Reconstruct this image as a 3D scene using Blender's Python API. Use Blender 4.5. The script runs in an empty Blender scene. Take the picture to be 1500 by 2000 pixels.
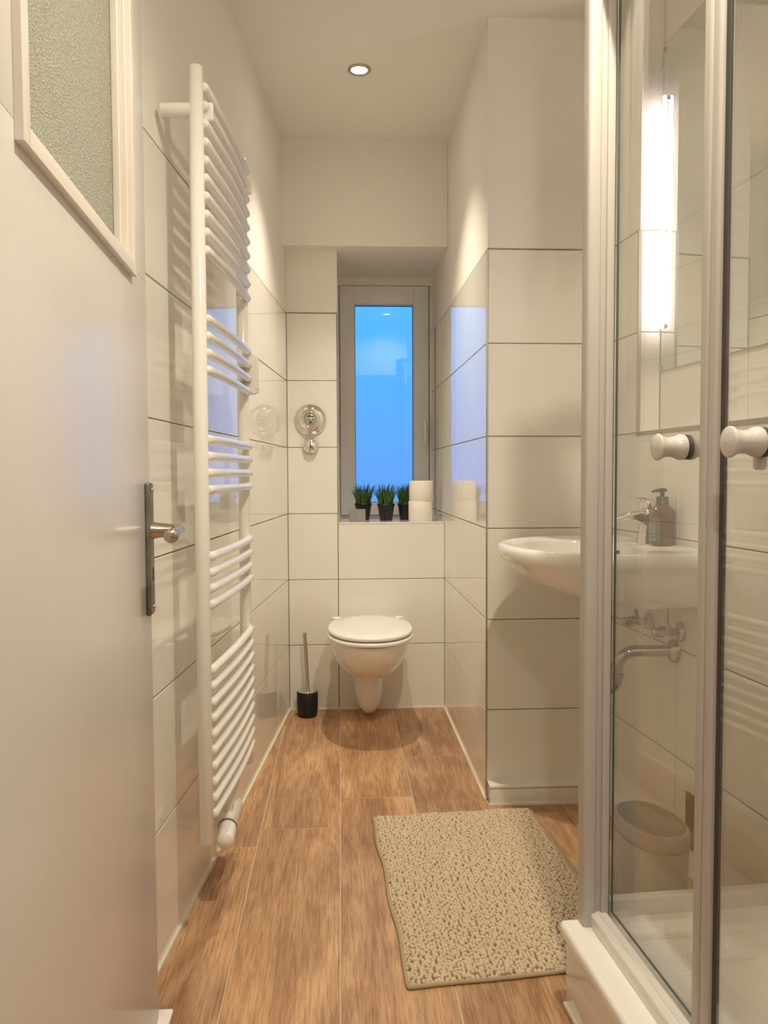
import bpy, math, random
from mathutils import Vector, Matrix
random.seed(7)
PI = math.pi
S = bpy.context.scene
COL = S.collection

# ------------------------------------------------------------------ camera
CAM_H = 1.0868
F_PX = 1576.4
cam_data = bpy.data.cameras.new('camera')
cam_data.sensor_fit = 'HORIZONTAL'
cam_data.sensor_width = 36.0
cam_data.lens = F_PX / 1500.0 * 36.0
cam_data.clip_start = 0.02
cam = bpy.data.objects.new('camera', cam_data)
COL.objects.link(cam)
yaw = math.atan(85.0 / F_PX)
pitch = math.atan(74.4 / F_PX)
fw = Vector((math.sin(yaw) * math.cos(pitch), math.cos(yaw) * math.cos(pitch), -math.sin(pitch)))
rt = fw.cross(Vector((0, 0, 1))).normalized()
up = rt.cross(fw)
roll = -0.00403
rt, up = rt * math.cos(roll) + up * math.sin(roll), up * math.cos(roll) - rt * math.sin(roll)
cam.matrix_world = Matrix(((rt.x, up.x, -fw.x, 0.0), (rt.y, up.y, -fw.y, 0.0), (rt.z, up.z, -fw.z, CAM_H), (0, 0, 0, 1)))
S.camera = cam

# ------------------------------------------------------------------ exposure, world, lamps
S.view_settings.view_transform = 'Standard'
S.view_settings.look = 'None'
S.view_settings.gamma = 1.0
S.view_settings.use_curve_mapping = False
S.view_settings.exposure = 1.1
S.cycles.use_denoising = True
S.cycles.max_bounces = 14
S.cycles.diffuse_bounces = 8
S.cycles.glossy_bounces = 6
S.cycles.transmission_bounces = 8
S.cycles.transparent_max_bounces = 16
S.cycles.caustics_reflective = False
S.cycles.caustics_refractive = False
S.cycles.sample_clamp_indirect = 4.0

SPOT_W = 40.0            # each ceiling downlight
SPOT_COL = (1.0, 0.87, 0.68)
HALL_FILL_W = 22.0  # fill lamp added out of view in the hallway
HALL_FILL_COL = (1.0, 0.88, 0.74)
LED_STRENGTH = 14.0
SKY_STRENGTH = 1.0

W = bpy.data.worlds.new('dusk_sky')
S.world = W
W.use_nodes = True
nt = W.node_tree
nt.nodes.clear()
wo = nt.nodes.new('ShaderNodeOutputWorld')
wb = nt.nodes.new('ShaderNodeBackground')
tc = nt.nodes.new('ShaderNodeTexCoord')
sx = nt.nodes.new('ShaderNodeSeparateXYZ')
rp = nt.nodes.new('ShaderNodeValToRGB')
nt.links.new(tc.outputs['Generated'], sx.inputs[0])
nt.links.new(sx.outputs['Z'], rp.inputs[0])
nt.links.new(rp.outputs[0], wb.inputs[0])
nt.links.new(wb.outputs[0], wo.inputs[0])
rp.color_ramp.elements[0].position = 0.0
rp.color_ramp.elements[0].color = (0.058, 0.19, 0.60, 1)
rp.color_ramp.elements[1].position = 0.21
rp.color_ramp.elements[1].color = (0.038, 0.25, 0.62, 1)
k2 = rp.color_ramp.elements.new(0.45); k2.color = (0.10, 0.45, 1.0, 1)
wb.inputs[1].default_value = SKY_STRENGTH

# ------------------------------------------------------------------ room dimensions (metres)
YB = 3.691                 # back wall
YP = 2.626                 # front face of the pillar
YW = 4.19                  # window
XN = 0.478                 # right wall of the toilet niche
ZC = 2.545                 # ceiling
ZT = 1.812                 # top of the tiling
TP = 0.302                 # tile pitch
ZS = 0.866                 # window sill
def xl(y): return -0.2394 + 0.0857 * (y - YB)        # left wall
def xr(y): return 0.878 + 0.09 * (YP - y)            # right wall (tile face)
Y_N = 2.406                # far jamb of the mirror recess
DN = 0.069                 # depth of that recess
Y0, Y1 = 0.52, 0.66        # wall with the doorway

# ------------------------------------------------------------------ materials
MATS = {}
def mat(name, color, rough=0.5, metal=0.0, spec=0.5, coat=0.0, emit=None, estr=0.0, trans=0.0, ior=1.45):
    m = bpy.data.materials.new(name)
    m.use_nodes = True
    b = m.node_tree.nodes['Principled BSDF']
    b.inputs['Base Color'].default_value = (*color, 1)
    b.inputs['Roughness'].default_value = rough
    b.inputs['Metallic'].default_value = metal
    b.inputs['Specular IOR Level'].default_value = spec
    b.inputs['Coat Weight'].default_value = coat
    b.inputs['Coat Roughness'].default_value = 0.03
    b.inputs['IOR'].default_value = ior
    b.inputs['Transmission Weight'].default_value = trans
    if emit:
        b.inputs['Emission Color'].default_value = (*emit, 1)
        b.inputs['Emission Strength'].default_value = estr
    MATS[name] = m
    return m
def node(m, t, **kw):
    n = m.node_tree.nodes.new(t)
    for k, v in kw.items():
        setattr(n, k, v)
    return n
def link(m, a, b): m.node_tree.links.new(a, b)
def bsdf(m): return m.node_tree.nodes['Principled BSDF']
def add_bump(m, scale, strength, dist=0.002, detail=4.0, kind='noise', rough=0.6, vec_scale=None):
    tcn = node(m, 'ShaderNodeTexCoord')
    src = tcn.outputs['Object']
    if vec_scale:
        mp = node(m, 'ShaderNodeMapping')
        mp.inputs['Scale'].default_value = vec_scale
        link(m, src, mp.inputs[0]); src = mp.outputs[0]
    if kind == 'noise':
        n = node(m, 'ShaderNodeTexNoise')
        n.inputs['Scale'].default_value = scale
        n.inputs['Detail'].default_value = detail
        n.inputs['Roughness'].default_value = rough
        out = n.outputs['Fac']
    else:
        n = node(m, 'ShaderNodeTexVoronoi')
        n.inputs['Scale'].default_value = scale
        out = n.outputs['Distance']
    link(m, src, n.inputs['Vector'])
    b = node(m, 'ShaderNodeBump')
    b.inputs['Strength'].default_value = strength
    b.inputs['Distance'].default_value = dist
    link(m, out, b.inputs['Height'])
    link(m, b.outputs[0], bsdf(m).inputs['Normal'])
    return out
def tint_noise(m, scale, c1, c2, lo=0.35, hi=0.65, vec_scale=None, detail=4):
    tcn = node(m, 'ShaderNodeTexCoord')
    src = tcn.outputs['Object']
    if vec_scale:
        mp = node(m, 'ShaderNodeMapping'); mp.inputs['Scale'].default_value = vec_scale
        link(m, src, mp.inputs[0]); src = mp.outputs[0]
    n = node(m, 'ShaderNodeTexNoise'); n.inputs['Scale'].default_value = scale; n.inputs['Detail'].default_value = detail
    link(m, src, n.inputs['Vector'])
    r = node(m, 'ShaderNodeValToRGB')
    r.color_ramp.elements[0].position = lo; r.color_ramp.elements[0].color = (*c1, 1)
    r.color_ramp.elements[1].position = hi; r.color_ramp.elements[1].color = (*c2, 1)
    link(m, n.outputs['Fac'], r.inputs[0]); link(m, r.outputs[0], bsdf(m).inputs['Base Color'])

m_tile = mat('glazed_tile', (0.80, 0.79, 0.75), rough=0.035, spec=0.55)
tint_noise(m_tile, 3.0, (0.79, 0.78, 0.73), (0.82, 0.81, 0.77))
add_bump(m_tile, 5.0, 0.07, dist=0.0012, detail=1)
m_grout = mat('grout', (0.30, 0.26, 0.21), rough=0.9)
tint_noise(m_grout, 30, (0.25, 0.215, 0.17), (0.34, 0.30, 0.245))
m_plaster = mat('woodchip_plaster', (0.80, 0.78, 0.74), rough=0.75, spec=0.2)
add_bump(m_plaster, 75.0, 0.55, dist=0.004, detail=3, rough=0.5)
m_ceil = mat('ceiling_paint', (0.80, 0.78, 0.74), rough=0.85, spec=0.2)
add_bump(m_ceil, 120.0, 0.15, dist=0.002)
m_caulk = mat('cream_caulk', (0.78, 0.74, 0.62), rough=0.45)
add_bump(m_caulk, 40, 0.2)
m_trimmet = mat('trim_profile', (0.42, 0.39, 0.35), rough=0.35, metal=0.6)
add_bump(m_trimmet, 60, 0.1)
m_ceramic = mat('white_ceramic', (0.86, 0.85, 0.82), rough=0.06, spec=0.6)
tint_noise(m_ceramic, 2.0, (0.85, 0.84, 0.81), (0.87, 0.86, 0.83))
m_seat = mat('white_plastic', (0.86, 0.85, 0.82), rough=0.18, spec=0.5)
tint_noise(m_seat, 2.0, (0.85, 0.84, 0.81), (0.87, 0.86, 0.83))
m_enamel = mat('white_enamel', (0.84, 0.83, 0.80), rough=0.14, spec=0.5)
tint_noise(m_enamel, 2.0, (0.83, 0.82, 0.79), (0.85, 0.84, 0.81))
m_frame = mat('white_aluminium', (0.48, 0.46, 0.43), rough=0.38, spec=0.5)
tint_noise(m_frame, 2.0, (0.47, 0.45, 0.42), (0.49, 0.47, 0.44))
m_rail = mat('cream_rail', (0.74, 0.72, 0.68), rough=0.2)
tint_noise(m_rail, 2.0, (0.73, 0.71, 0.67), (0.75, 0.73, 0.69))
m_knob = mat('knob_plastic', (0.62, 0.59, 0.56), rough=0.22)
tint_noise(m_knob, 2.0, (0.61, 0.58, 0.55), (0.63, 0.60, 0.57))
m_gasket = mat('dark_gasket', (0.06, 0.055, 0.05), rough=0.5)
add_bump(m_gasket, 50, 0.1)
m_acryl = mat('white_acrylic', (0.88, 0.87, 0.84), rough=0.12)
tint_noise(m_acryl, 2.0, (0.87, 0.86, 0.83), (0.89, 0.88, 0.85))
m_acrylgrip = mat('ribbed_acrylic', (0.88, 0.87, 0.84), rough=0.2)
add_bump(m_acrylgrip, 26, 0.6, dist=0.004, detail=1, vec_scale=(1, 3.5, 1))
m_chrome = mat('chrome', (0.82, 0.81, 0.80), rough=0.05, metal=1.0)
add_bump(m_chrome, 30, 0.02)
m_steel = mat('brushed_steel', (0.62, 0.58, 0.53), rough=0.28, metal=1.0)
add_bump(m_steel, 200, 0.08, vec_scale=(1, 1, 0.05))
m_nickel = mat('aged_nickel', (0.50, 0.45, 0.38), rough=0.22, metal=1.0)
add_bump(m_nickel, 60, 0.06)
m_plate = mat('dark_bronze_plate', (0.22, 0.195, 0.175), rough=0.42, metal=0.75)
tint_noise(m_plate, 40, (0.19, 0.165, 0.145), (0.27, 0.24, 0.22))
m_black = mat('black_plastic', (0.012, 0.012, 0.013), rough=0.4)
tint_noise(m_black, 10, (0.010, 0.010, 0.011), (0.016, 0.016, 0.017))
m_hole = mat('keyhole_black', (0.01, 0.01, 0.01), rough=0.9)
m_doorpaint = mat('door_paint', (0.66, 0.645, 0.63), rough=0.24, spec=0.5)
add_bump(m_doorpaint, 22.0, 0.28, dist=0.0022, detail=3, vec_scale=(1, 1, 0.4))
m_moulding = mat('moulding_paint', (0.76, 0.72, 0.67), rough=0.3)
add_bump(m_moulding, 40, 0.1)
m_upvc = mat('window_plastic', (0.74, 0.75, 0.77), rough=0.3)
tint_noise(m_upvc, 2.0, (0.73, 0.74, 0.76), (0.75, 0.76, 0.78))
m_sill = mat('sill_tile', (0.74, 0.75, 0.78), rough=0.06)
add_bump(m_sill, 10, 0.05)
m_box = mat('grey_cardboard', (0.30, 0.285, 0.265), rough=0.7)
tint_noise(m_box, 30, (0.28, 0.265, 0.245), (0.32, 0.305, 0.285))
m_paper = mat('toilet_paper', (0.86, 0.82, 0.76), rough=0.95, spec=0.1)
add_bump(m_paper, 60, 0.4)
m_card = mat('cardboard_core', (0.5, 0.4, 0.3), rough=0.9)
add_bump(m_card, 80, 0.2)
m_bin = mat('taupe_bin_plastic', (0.36, 0.29, 0.23), rough=0.28)
tint_noise(m_bin, 3, (0.35, 0.28, 0.22), (0.38, 0.31, 0.25))
m_binlid = mat('dark_taupe_lid', (0.19, 0.155, 0.12), rough=0.3)
tint_noise(m_binlid, 3, (0.18, 0.145, 0.115), (0.20, 0.165, 0.13))
m_amber = mat('amber_bottle', (0.10, 0.03, 0.014), rough=0.08, coat=0.3)
tint_noise(m_amber, 18, (0.06, 0.02, 0.010), (0.15, 0.048, 0.02))
m_label = mat('dark_grey_label', (0.10, 0.10, 0.095), rough=0.6)
tint_noise(m_label, 30, (0.09, 0.09, 0.085), (0.11, 0.11, 0.105))
m_print = mat('pale_print', (0.55, 0.54, 0.5), rough=0.6)
tint_noise(m_print, 30, (0.5, 0.49, 0.45), (0.6, 0.59, 0.55))
m_brown = mat('dark_brown_panel', (0.07, 0.045, 0.03), rough=0.35)
tint_noise(m_brown, 25, (0.05, 0.03, 0.02), (0.10, 0.06, 0.04))
m_green = mat('grass_blade', (0.05, 0.14, 0.03), rough=0.5)
tint_noise(m_green, 45, (0.03, 0.085, 0.02), (0.10, 0.22, 0.05))
m_soil = mat('dark_soil', (0.02, 0.016, 0.012), rough=0.95)
add_bump(m_soil, 100, 0.6)
m_hem = mat('rug_hem', (0.42, 0.34, 0.225), rough=0.9, spec=0.1)
add_bump(m_hem, 140, 0.4)
m_dial = mat('engraved_dial', (0.55, 0.56, 0.45), rough=0.25, metal=0.8)
m_lens = mat('lamp_lens', (1, 1, 1), rough=0.3, emit=(1.0, 0.93, 0.80), estr=30.0)
m_led = mat('light_tube', (1, 1, 1), rough=0.3, emit=(1.0, 0.86, 0.86), estr=LED_STRENGTH)
m_pipe = mat('dull_chrome', (0.52, 0.49, 0.455), rough=0.09, metal=1.0)
add_bump(m_pipe, 30, 0.02)
m_hose = mat('braided_hose', (0.45, 0.42, 0.38), rough=0.35, metal=0.9)
add_bump(m_hose, 260, 0.5)
m_mirror = mat('mirror_silver', (0.86, 0.88, 0.86), rough=0.0, metal=1.0)
m_mback = mat('mirror_edge', (0.30, 0.34, 0.31), rough=0.3)

def glass_mat(name, tint, rough=0.0, floor_r=0.075):
    """Thin clear pane: passes light straight through, mirrors more the flatter you look at it."""
    m = bpy.data.materials.new(name); m.use_nodes = True
    m.node_tree.nodes.clear()
    o = node(m, 'ShaderNodeOutputMaterial'); mix = node(m, 'ShaderNodeMixShader')
    tr = node(m, 'ShaderNodeBsdfTransparent'); gl = node(m, 'ShaderNodeBsdfGlossy')
    tr.inputs[0].default_value = (*tint, 1); gl.inputs['Roughness'].default_value = rough
    lw = node(m, 'ShaderNodeLayerWeight'); lw.inputs['Blend'].default_value = 0.5
    p = node(m, 'ShaderNodeMath', operation='POWER'); p.inputs[1].default_value = 5.0
    mm = node(m, 'ShaderNodeMath', operation='MULTIPLY_ADD'); mm.inputs[1].default_value = 1 - floor_r; mm.inputs[2].default_value = floor_r
    link(m, lw.outputs['Facing'], p.inputs[0]); link(m, p.outputs[0], mm.inputs[0]); link(m, mm.outputs[0], mix.inputs[0])
    link(m, tr.outputs[0], mix.inputs[1]); link(m, gl.outputs[0], mix.inputs[2]); link(m, mix.outputs[0], o.inputs[0])
    return m
m_glass = glass_mat('shower_glass', (0.985, 0.99, 0.98))
m_gedge = mat('glass_edge', (0.05, 0.09, 0.07), rough=0.15)
add_bump(m_gedge, 10, 0.02)

def frosted_window():
    m = bpy.data.materials.new('frosted_window_glass'); m.use_nodes = True; m.node_tree.nodes.clear()
    o = node(m, 'ShaderNodeOutputMaterial'); mix = node(m, 'ShaderNodeMixShader')
    rf = node(m, 'ShaderNodeBsdfRefraction'); rf.inputs['Roughness'].default_value = 0.35; rf.inputs['IOR'].default_value = 1.08
    gl = node(m, 'ShaderNodeBsdfGlossy'); gl.inputs['Roughness'].default_value = 0.0
    mix.inputs[0].default_value = 0.035
    link(m, rf.outputs[0], mix.inputs[1]); link(m, gl.outputs[0], mix.inputs[2]); link(m, mix.outputs[0], o.inputs[0])
    return m
m_winglass = frosted_window()

def cathedral():
    """Rolled, seeded door glass: greyish green, fine bumps."""
    m = mat('textured_door_glass', (0.56, 0.60, 0.50), rough=0.16, spec=0.6)
    bsdf(m).inputs['Transmission Weight'].default_value = 0.15
    tcn = node(m, 'ShaderNodeTexCoord')
    v = node(m, 'ShaderNodeTexVoronoi'); v.inputs['Scale'].default_value = 380.0
    n = node(m, 'ShaderNodeTexNoise'); n.inputs['Scale'].default_value = 260.0; n.inputs['Detail'].default_value = 3
    mpg = node(m, 'ShaderNodeMapping'); mpg.inputs['Scale'].default_value = (0.62, 1, 1)
    link(m, tcn.outputs['Object'], mpg.inputs[0]); link(m, mpg.outputs[0], v.inputs['Vector']); link(m, mpg.outputs[0], n.inputs['Vector'])
    a = node(m, 'ShaderNodeMath', operation='ADD')
    link(m, v.outputs['Distance'], a.inputs[0]); link(m, n.outputs['Fac'], a.inputs[1])
    b = node(m, 'ShaderNodeBump'); b.inputs['Strength'].default_value = 0.7; b.inputs['Distance'].default_value = 0.003
    link(m, a.outputs[0], b.inputs['Height']); link(m, b.outputs[0], bsdf(m).inputs['Normal'])
    r = node(m, 'ShaderNodeValToRGB')
    r.color_ramp.elements[0].position = 0.45; r.color_ramp.elements[0].color = (0.43, 0.45, 0.38, 1)
    r.color_ramp.elements[1].position = 0.62; r.color_ramp.elements[1].color = (0.52, 0.54, 0.45, 1)
    link(m, n.outputs['Fac'], r.inputs[0]); link(m, r.outputs[0], bsdf(m).inputs['Base Color'])
    return m
m_doorglass = cathedral()

def wood_floor():
    m = mat('wood_look_tile', (0.4, 0.23, 0.12), rough=0.38, spec=0.4)
    tcn = node(m, 'ShaderNodeTexCoord')
    at = node(m, 'ShaderNodeAttribute'); at.attribute_name = 'plank'
    sep = node(m, 'ShaderNodeSeparateColor'); link(m, at.outputs['Color'], sep.inputs[0])
    add = node(m, 'ShaderNodeVectorMath', operation='MULTIPLY_ADD')
    add.inputs[1].default_value = (40, 40, 40)
    link(m, at.outputs['Color'], add.inputs[0]); link(m, tcn.outputs['Object'], add.inputs[2])
    mp = node(m, 'ShaderNodeMapping'); mp.inputs['Scale'].default_value = (1.0, 0.16, 1.0)
    link(m, add.outputs[0], mp.inputs[0])
    big = node(m, 'ShaderNodeTexNoise'); big.inputs['Scale'].default_value = 9.0; big.inputs['Detail'].default_value = 6; big.inputs['Roughness'].default_value = 0.62; big.inputs['Distortion'].default_value = 1.6
    link(m, mp.outputs[0], big.inputs['Vector'])
    mp2 = node(m, 'ShaderNodeMapping'); mp2.inputs['Scale'].default_value = (1.0, 0.05, 1.0)
    link(m, add.outputs[0], mp2.inputs[0])
    fine = node(m, 'ShaderNodeTexNoise'); fine.inputs['Scale'].default_value = 190.0; fine.inputs['Detail'].default_value = 5; fine.inputs['Roughness'].default_value = 0.7
    link(m, mp2.outputs[0], fine.inputs['Vector'])
    cl = node(m, 'ShaderNodeTexNoise'); cl.inputs['Scale'].default_value = 3.2; cl.inputs['Detail'].default_value = 3
    link(m, add.outputs[0], cl.inputs['Vector'])
    r = node(m, 'ShaderNodeValToRGB')
    e = r.color_ramp.elements
    e[0].position = 0.34; e[0].color = (0.35, 0.20, 0.108, 1)
    e[1].position = 0.66; e[1].color = (0.60, 0.40, 0.235, 1)
    k = e.new(0.5); k.color = (0.48, 0.295, 0.165, 1)
    link(m, big.outputs['Fac'], r.inputs[0])
    rf = node(m, 'ShaderNodeValToRGB')
    rf.color_ramp.elements[0].position = 0.36; rf.color_ramp.elements[0].color = (0.62, 0.58, 0.55, 1)
    rf.color_ramp.elements[1].position = 0.56; rf.color_ramp.elements[1].color = (1, 1, 1, 1)
    link(m, fine.outputs['Fac'], rf.inputs[0])
    mx = node(m, 'ShaderNodeMix', data_type='RGBA', blend_type='MULTIPLY'); mx.inputs[0].default_value = 0.95
    link(m, r.outputs[0], mx.inputs[6]); link(m, rf.outputs[0], mx.inputs[7])
    rc = node(m, 'ShaderNodeValToRGB')
    rc.color_ramp.elements[0].position = 0.35; rc.color_ramp.elements[0].color = (0.82, 0.80, 0.80, 1)
    rc.color_ramp.elements[1].position = 0.65; rc.color_ramp.elements[1].color = (1.12, 1.10, 1.06, 1)
    link(m, cl.outputs['Fac'], rc.inputs[0])
    mx2 = node(m, 'ShaderNodeMix', data_type='RGBA', blend_type='MULTIPLY'); mx2.inputs[0].default_value = 1.0
    link(m, mx.outputs[2], mx2.inputs[6]); link(m, rc.outputs[0], mx2.inputs[7])
    # tone of the whole plank
    tn = node(m, 'ShaderNodeMath', operation='MULTIPLY_ADD'); tn.inputs[1].default_value = 0.20; tn.inputs[2].default_value = 1.03
    link(m, sep.outputs[0], tn.inputs[0])
    mx3 = node(m, 'ShaderNodeVectorMath', operation='SCALE')
    link(m, mx2.outputs[2], mx3.inputs[0]); link(m, tn.outputs[0], mx3.inputs['Scale'])
    link(m, mx3.outputs[0], bsdf(m).inputs['Base Color'])
    b = node(m, 'ShaderNodeBump'); b.inputs['Strength'].default_value = 0.25; b.inputs['Distance'].default_value = 0.001
    link(m, fine.outputs['Fac'], b.inputs['Height']); link(m, b.outputs[0], bsdf(m).inputs['Normal'])
    return m
m_wood = wood_floor()
m_floorgrout = mat('pale_floor_grout', (0.62, 0.50, 0.36), rough=0.9)
tint_noise(m_floorgrout, 30, (0.58, 0.46, 0.33), (0.66, 0.54, 0.40))

def rug_mat():
    m = mat('chenille_pile', (0.42, 0.33, 0.21), rough=0.95, spec=0.05)
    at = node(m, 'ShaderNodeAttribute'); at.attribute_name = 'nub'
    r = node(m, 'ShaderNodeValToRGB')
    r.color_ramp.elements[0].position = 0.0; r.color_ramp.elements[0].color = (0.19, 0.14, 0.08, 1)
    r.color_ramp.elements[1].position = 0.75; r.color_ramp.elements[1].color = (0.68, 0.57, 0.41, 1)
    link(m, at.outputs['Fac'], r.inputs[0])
    tcn = node(m, 'ShaderNodeTexCoord')
    n = node(m, 'ShaderNodeTexNoise'); n.inputs['Scale'].default_value = 700.0
    link(m, tcn.outputs['Object'], n.inputs['Vector'])
    b = node(m, 'ShaderNodeBump'); b.inputs['Strength'].default_value = 0.5; b.inputs['Distance'].default_value = 0.002
    link(m, n.outputs['Fac'], b.inputs['Height']); link(m, b.outputs[0], bsdf(m).inputs['Normal'])
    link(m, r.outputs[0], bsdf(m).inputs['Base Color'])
    return m
m_rug = rug_mat()

# ------------------------------------------------------------------ mesh helpers
class MB:
    def __init__(s):
        s.v = []; s.f = []; s.m = []; s.s = []
    def add(s, vs, fs, mi=0, smooth=False):
        o = len(s.v)
        s.v += [tuple(v) for v in vs]
        for f in fs:
            s.f.append(tuple(i + o for i in f)); s.m.append(mi); s.s.append(smooth)
    def box(s, lo, hi, mi=0, bev=0.0, M=None):
        x0, y0, z0 = lo; x1, y1, z1 = hi
        if bev <= 0:
            vs = [(x0, y0, z0), (x1, y0, z0), (x1, y1, z0), (x0, y1, z0), (x0, y0, z1), (x1, y0, z1), (x1, y1, z1), (x0, y1, z1)]
            fs = [(0, 3, 2, 1), (4, 5, 6, 7), (0, 1, 5, 4), (1, 2, 6, 5), (2, 3, 7, 6), (3, 0, 4, 7)]
            if M: vs = [M @ Vector(v) for v in vs]
            s.add(vs, fs, mi)
            return
        # rounded box as lofted rounded rectangles
        b = min(bev, (x1 - x0) / 2.01, (y1 - y0) / 2.01, (z1 - z0) / 2.01)
        rings = []
        N = 4
        def rr(ins, z):
            r = max(b - ins, 1e-5)
            pts = []
            for cx, cy, a0 in ((x1 - b, y1 - b, 0), (x0 + b, y1 - b, PI / 2), (x0 + b, y0 + b, PI), (x1 - b, y0 + b, 1.5 * PI)):
                for k in range(N + 1):
                    a = a0 + PI / 2 * k / N
                    pts.append((cx + r * math.cos(a), cy + r * math.sin(a), z))
            return pts
        for k in range(N + 1):
            a = PI / 2 * k / N
            rings.append(rr(b * (1 - math.sin(a)), z0 + b * (1 - math.cos(a))))
        for k in range(N + 1):
            a = PI / 2 * (1 - k / N)
            rings.append(rr(b * (1 - math.sin(a)), z1 - b * (1 - math.cos(a))))
        if M: rings = [[M @ Vector(p) for p in r] for r in rings]
        s.loft(rings, mi=mi, smooth=True, cap0=True, cap1=True)
    def loft(s, rings, mi=0, smooth=True, cap0=False, cap1=False, closed=True):
        n = len(rings[0]); vs = [p for r in rings for p in r]; fs = []
        m = n if closed else n - 1
        for i in range(len(rings) - 1):
            for j in range(m):
                a = i * n + j; b = i * n + (j + 1) % n
                fs.append((a, b, b + n, a + n))
        s.add(vs, fs, mi, smooth)
        if cap0: s.add(rings[0], [tuple(range(n))[::-1]], mi, False)
        if cap1: s.add(rings[-1], [tuple(range(n))], mi, False)
    def lathe(s, prof, origin=(0, 0, 0), axis=(0, 0, 1), n=32, mi=0, smooth=True, sx=1.0, sy=1.0, cap=True):
        ax = Vector(axis).normalized()
        q = ax.to_track_quat('Z', 'Y'); o = Vector(origin)
        rings = []
        for r, z in prof:
            rings.append([o + q @ Vector((max(r, 1e-5) * sx * math.cos(2 * PI * k / n), max(r, 1e-5) * sy * math.sin(2 * PI * k / n), z)) for k in range(n)])
        s.loft(rings, mi, smooth, cap, cap)
    def tube(s, pts, r, n=14, mi=0, cap=True, round_cap=False):
        pts = [Vector(p) for p in pts]
        rs = r if isinstance(r, (list, tuple)) else [r] * len(pts)
        if round_cap:
            d0 = (pts[0] - pts[1]).normalized(); d1 = (pts[-1] - pts[-2]).normalized()
            pre = []; post = []; r0 = []; r1 = []
            for k in range(4):
                a = PI / 2 * k / 4
                pre.append(pts[0] + d0 * rs[0] * 0.6 * math.cos(a)); r0.append(rs[0] * math.sin(a) + 1e-5)
                post.append(pts[-1] + d1 * rs[-1] * 0.6 * math.sin(PI / 2 * (k + 1) / 4)); r1.append(rs[-1] * math.cos(PI / 2 * (k + 1) / 4) + 1e-5)
            pts = pre + pts + post; rs = r0 + list(rs) + r1
        rings = []
        t = (pts[1] - pts[0]).normalized()
        nrm = t.orthogonal().normalized()
        for i, p in enumerate(pts):
            if i == 0: tt = (pts[1] - pts[0]).normalized()
            elif i == len(pts) - 1: tt = (pts[-1] - pts[-2]).normalized()
            else: tt = ((pts[i + 1] - p).normalized() + (p - pts[i - 1]).normalized()).normalized()
            nrm = (nrm - tt * nrm.dot(tt)).normalized()
            bn = tt.cross(nrm)
            rings.append([p + (nrm * math.cos(2 * PI * k / n) + bn * math.sin(2 * PI * k / n)) * rs[i] for k in range(n)])
        s.loft(rings, mi, True, cap, cap)
    def build(s, name, mats, parent=None, loc=(0, 0, 0), rotz=0.0):
        me = bpy.data.meshes.new(name)
        me.from_pydata([tuple(v) for v in s.v], [], s.f)
        if not isinstance(mats, (list, tuple)): mats = [mats]
        for m in mats: me.materials.append(m)
        me.polygons.foreach_set('material_index', s.m)
        me.polygons.foreach_set('use_smooth', s.s)
        me.update()
        o = bpy.data.objects.new(name, me)
        COL.objects.link(o)
        o.location = loc; o.rotation_euler = (0, 0, rotz)
        if parent: o.parent = parent
        return o
def empty(name, loc, rotz=0.0):
    o = bpy.data.objects.new(name, None); COL.objects.link(o)
    o.location = loc; o.rotation_euler = (0, 0, rotz); o.empty_display_size = 0.05
    return o
def tag(o, label, cat, group=None, kind=None):
    o['label'] = label; o['category'] = cat
    if group: o['group'] = group
    if kind: o['kind'] = kind
    return o
def struct(o): o['kind'] = 'structure'; return o
def arc(c, r, a0, a1, n, plane='xz', y=0):
    out = []
    for k in range(n + 1):
        a = a0 + (a1 - a0) * k / n
        if plane == 'xz': out.append((c[0] + r * math.cos(a), y, c[1] + r * math.sin(a)))
    return out

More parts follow.
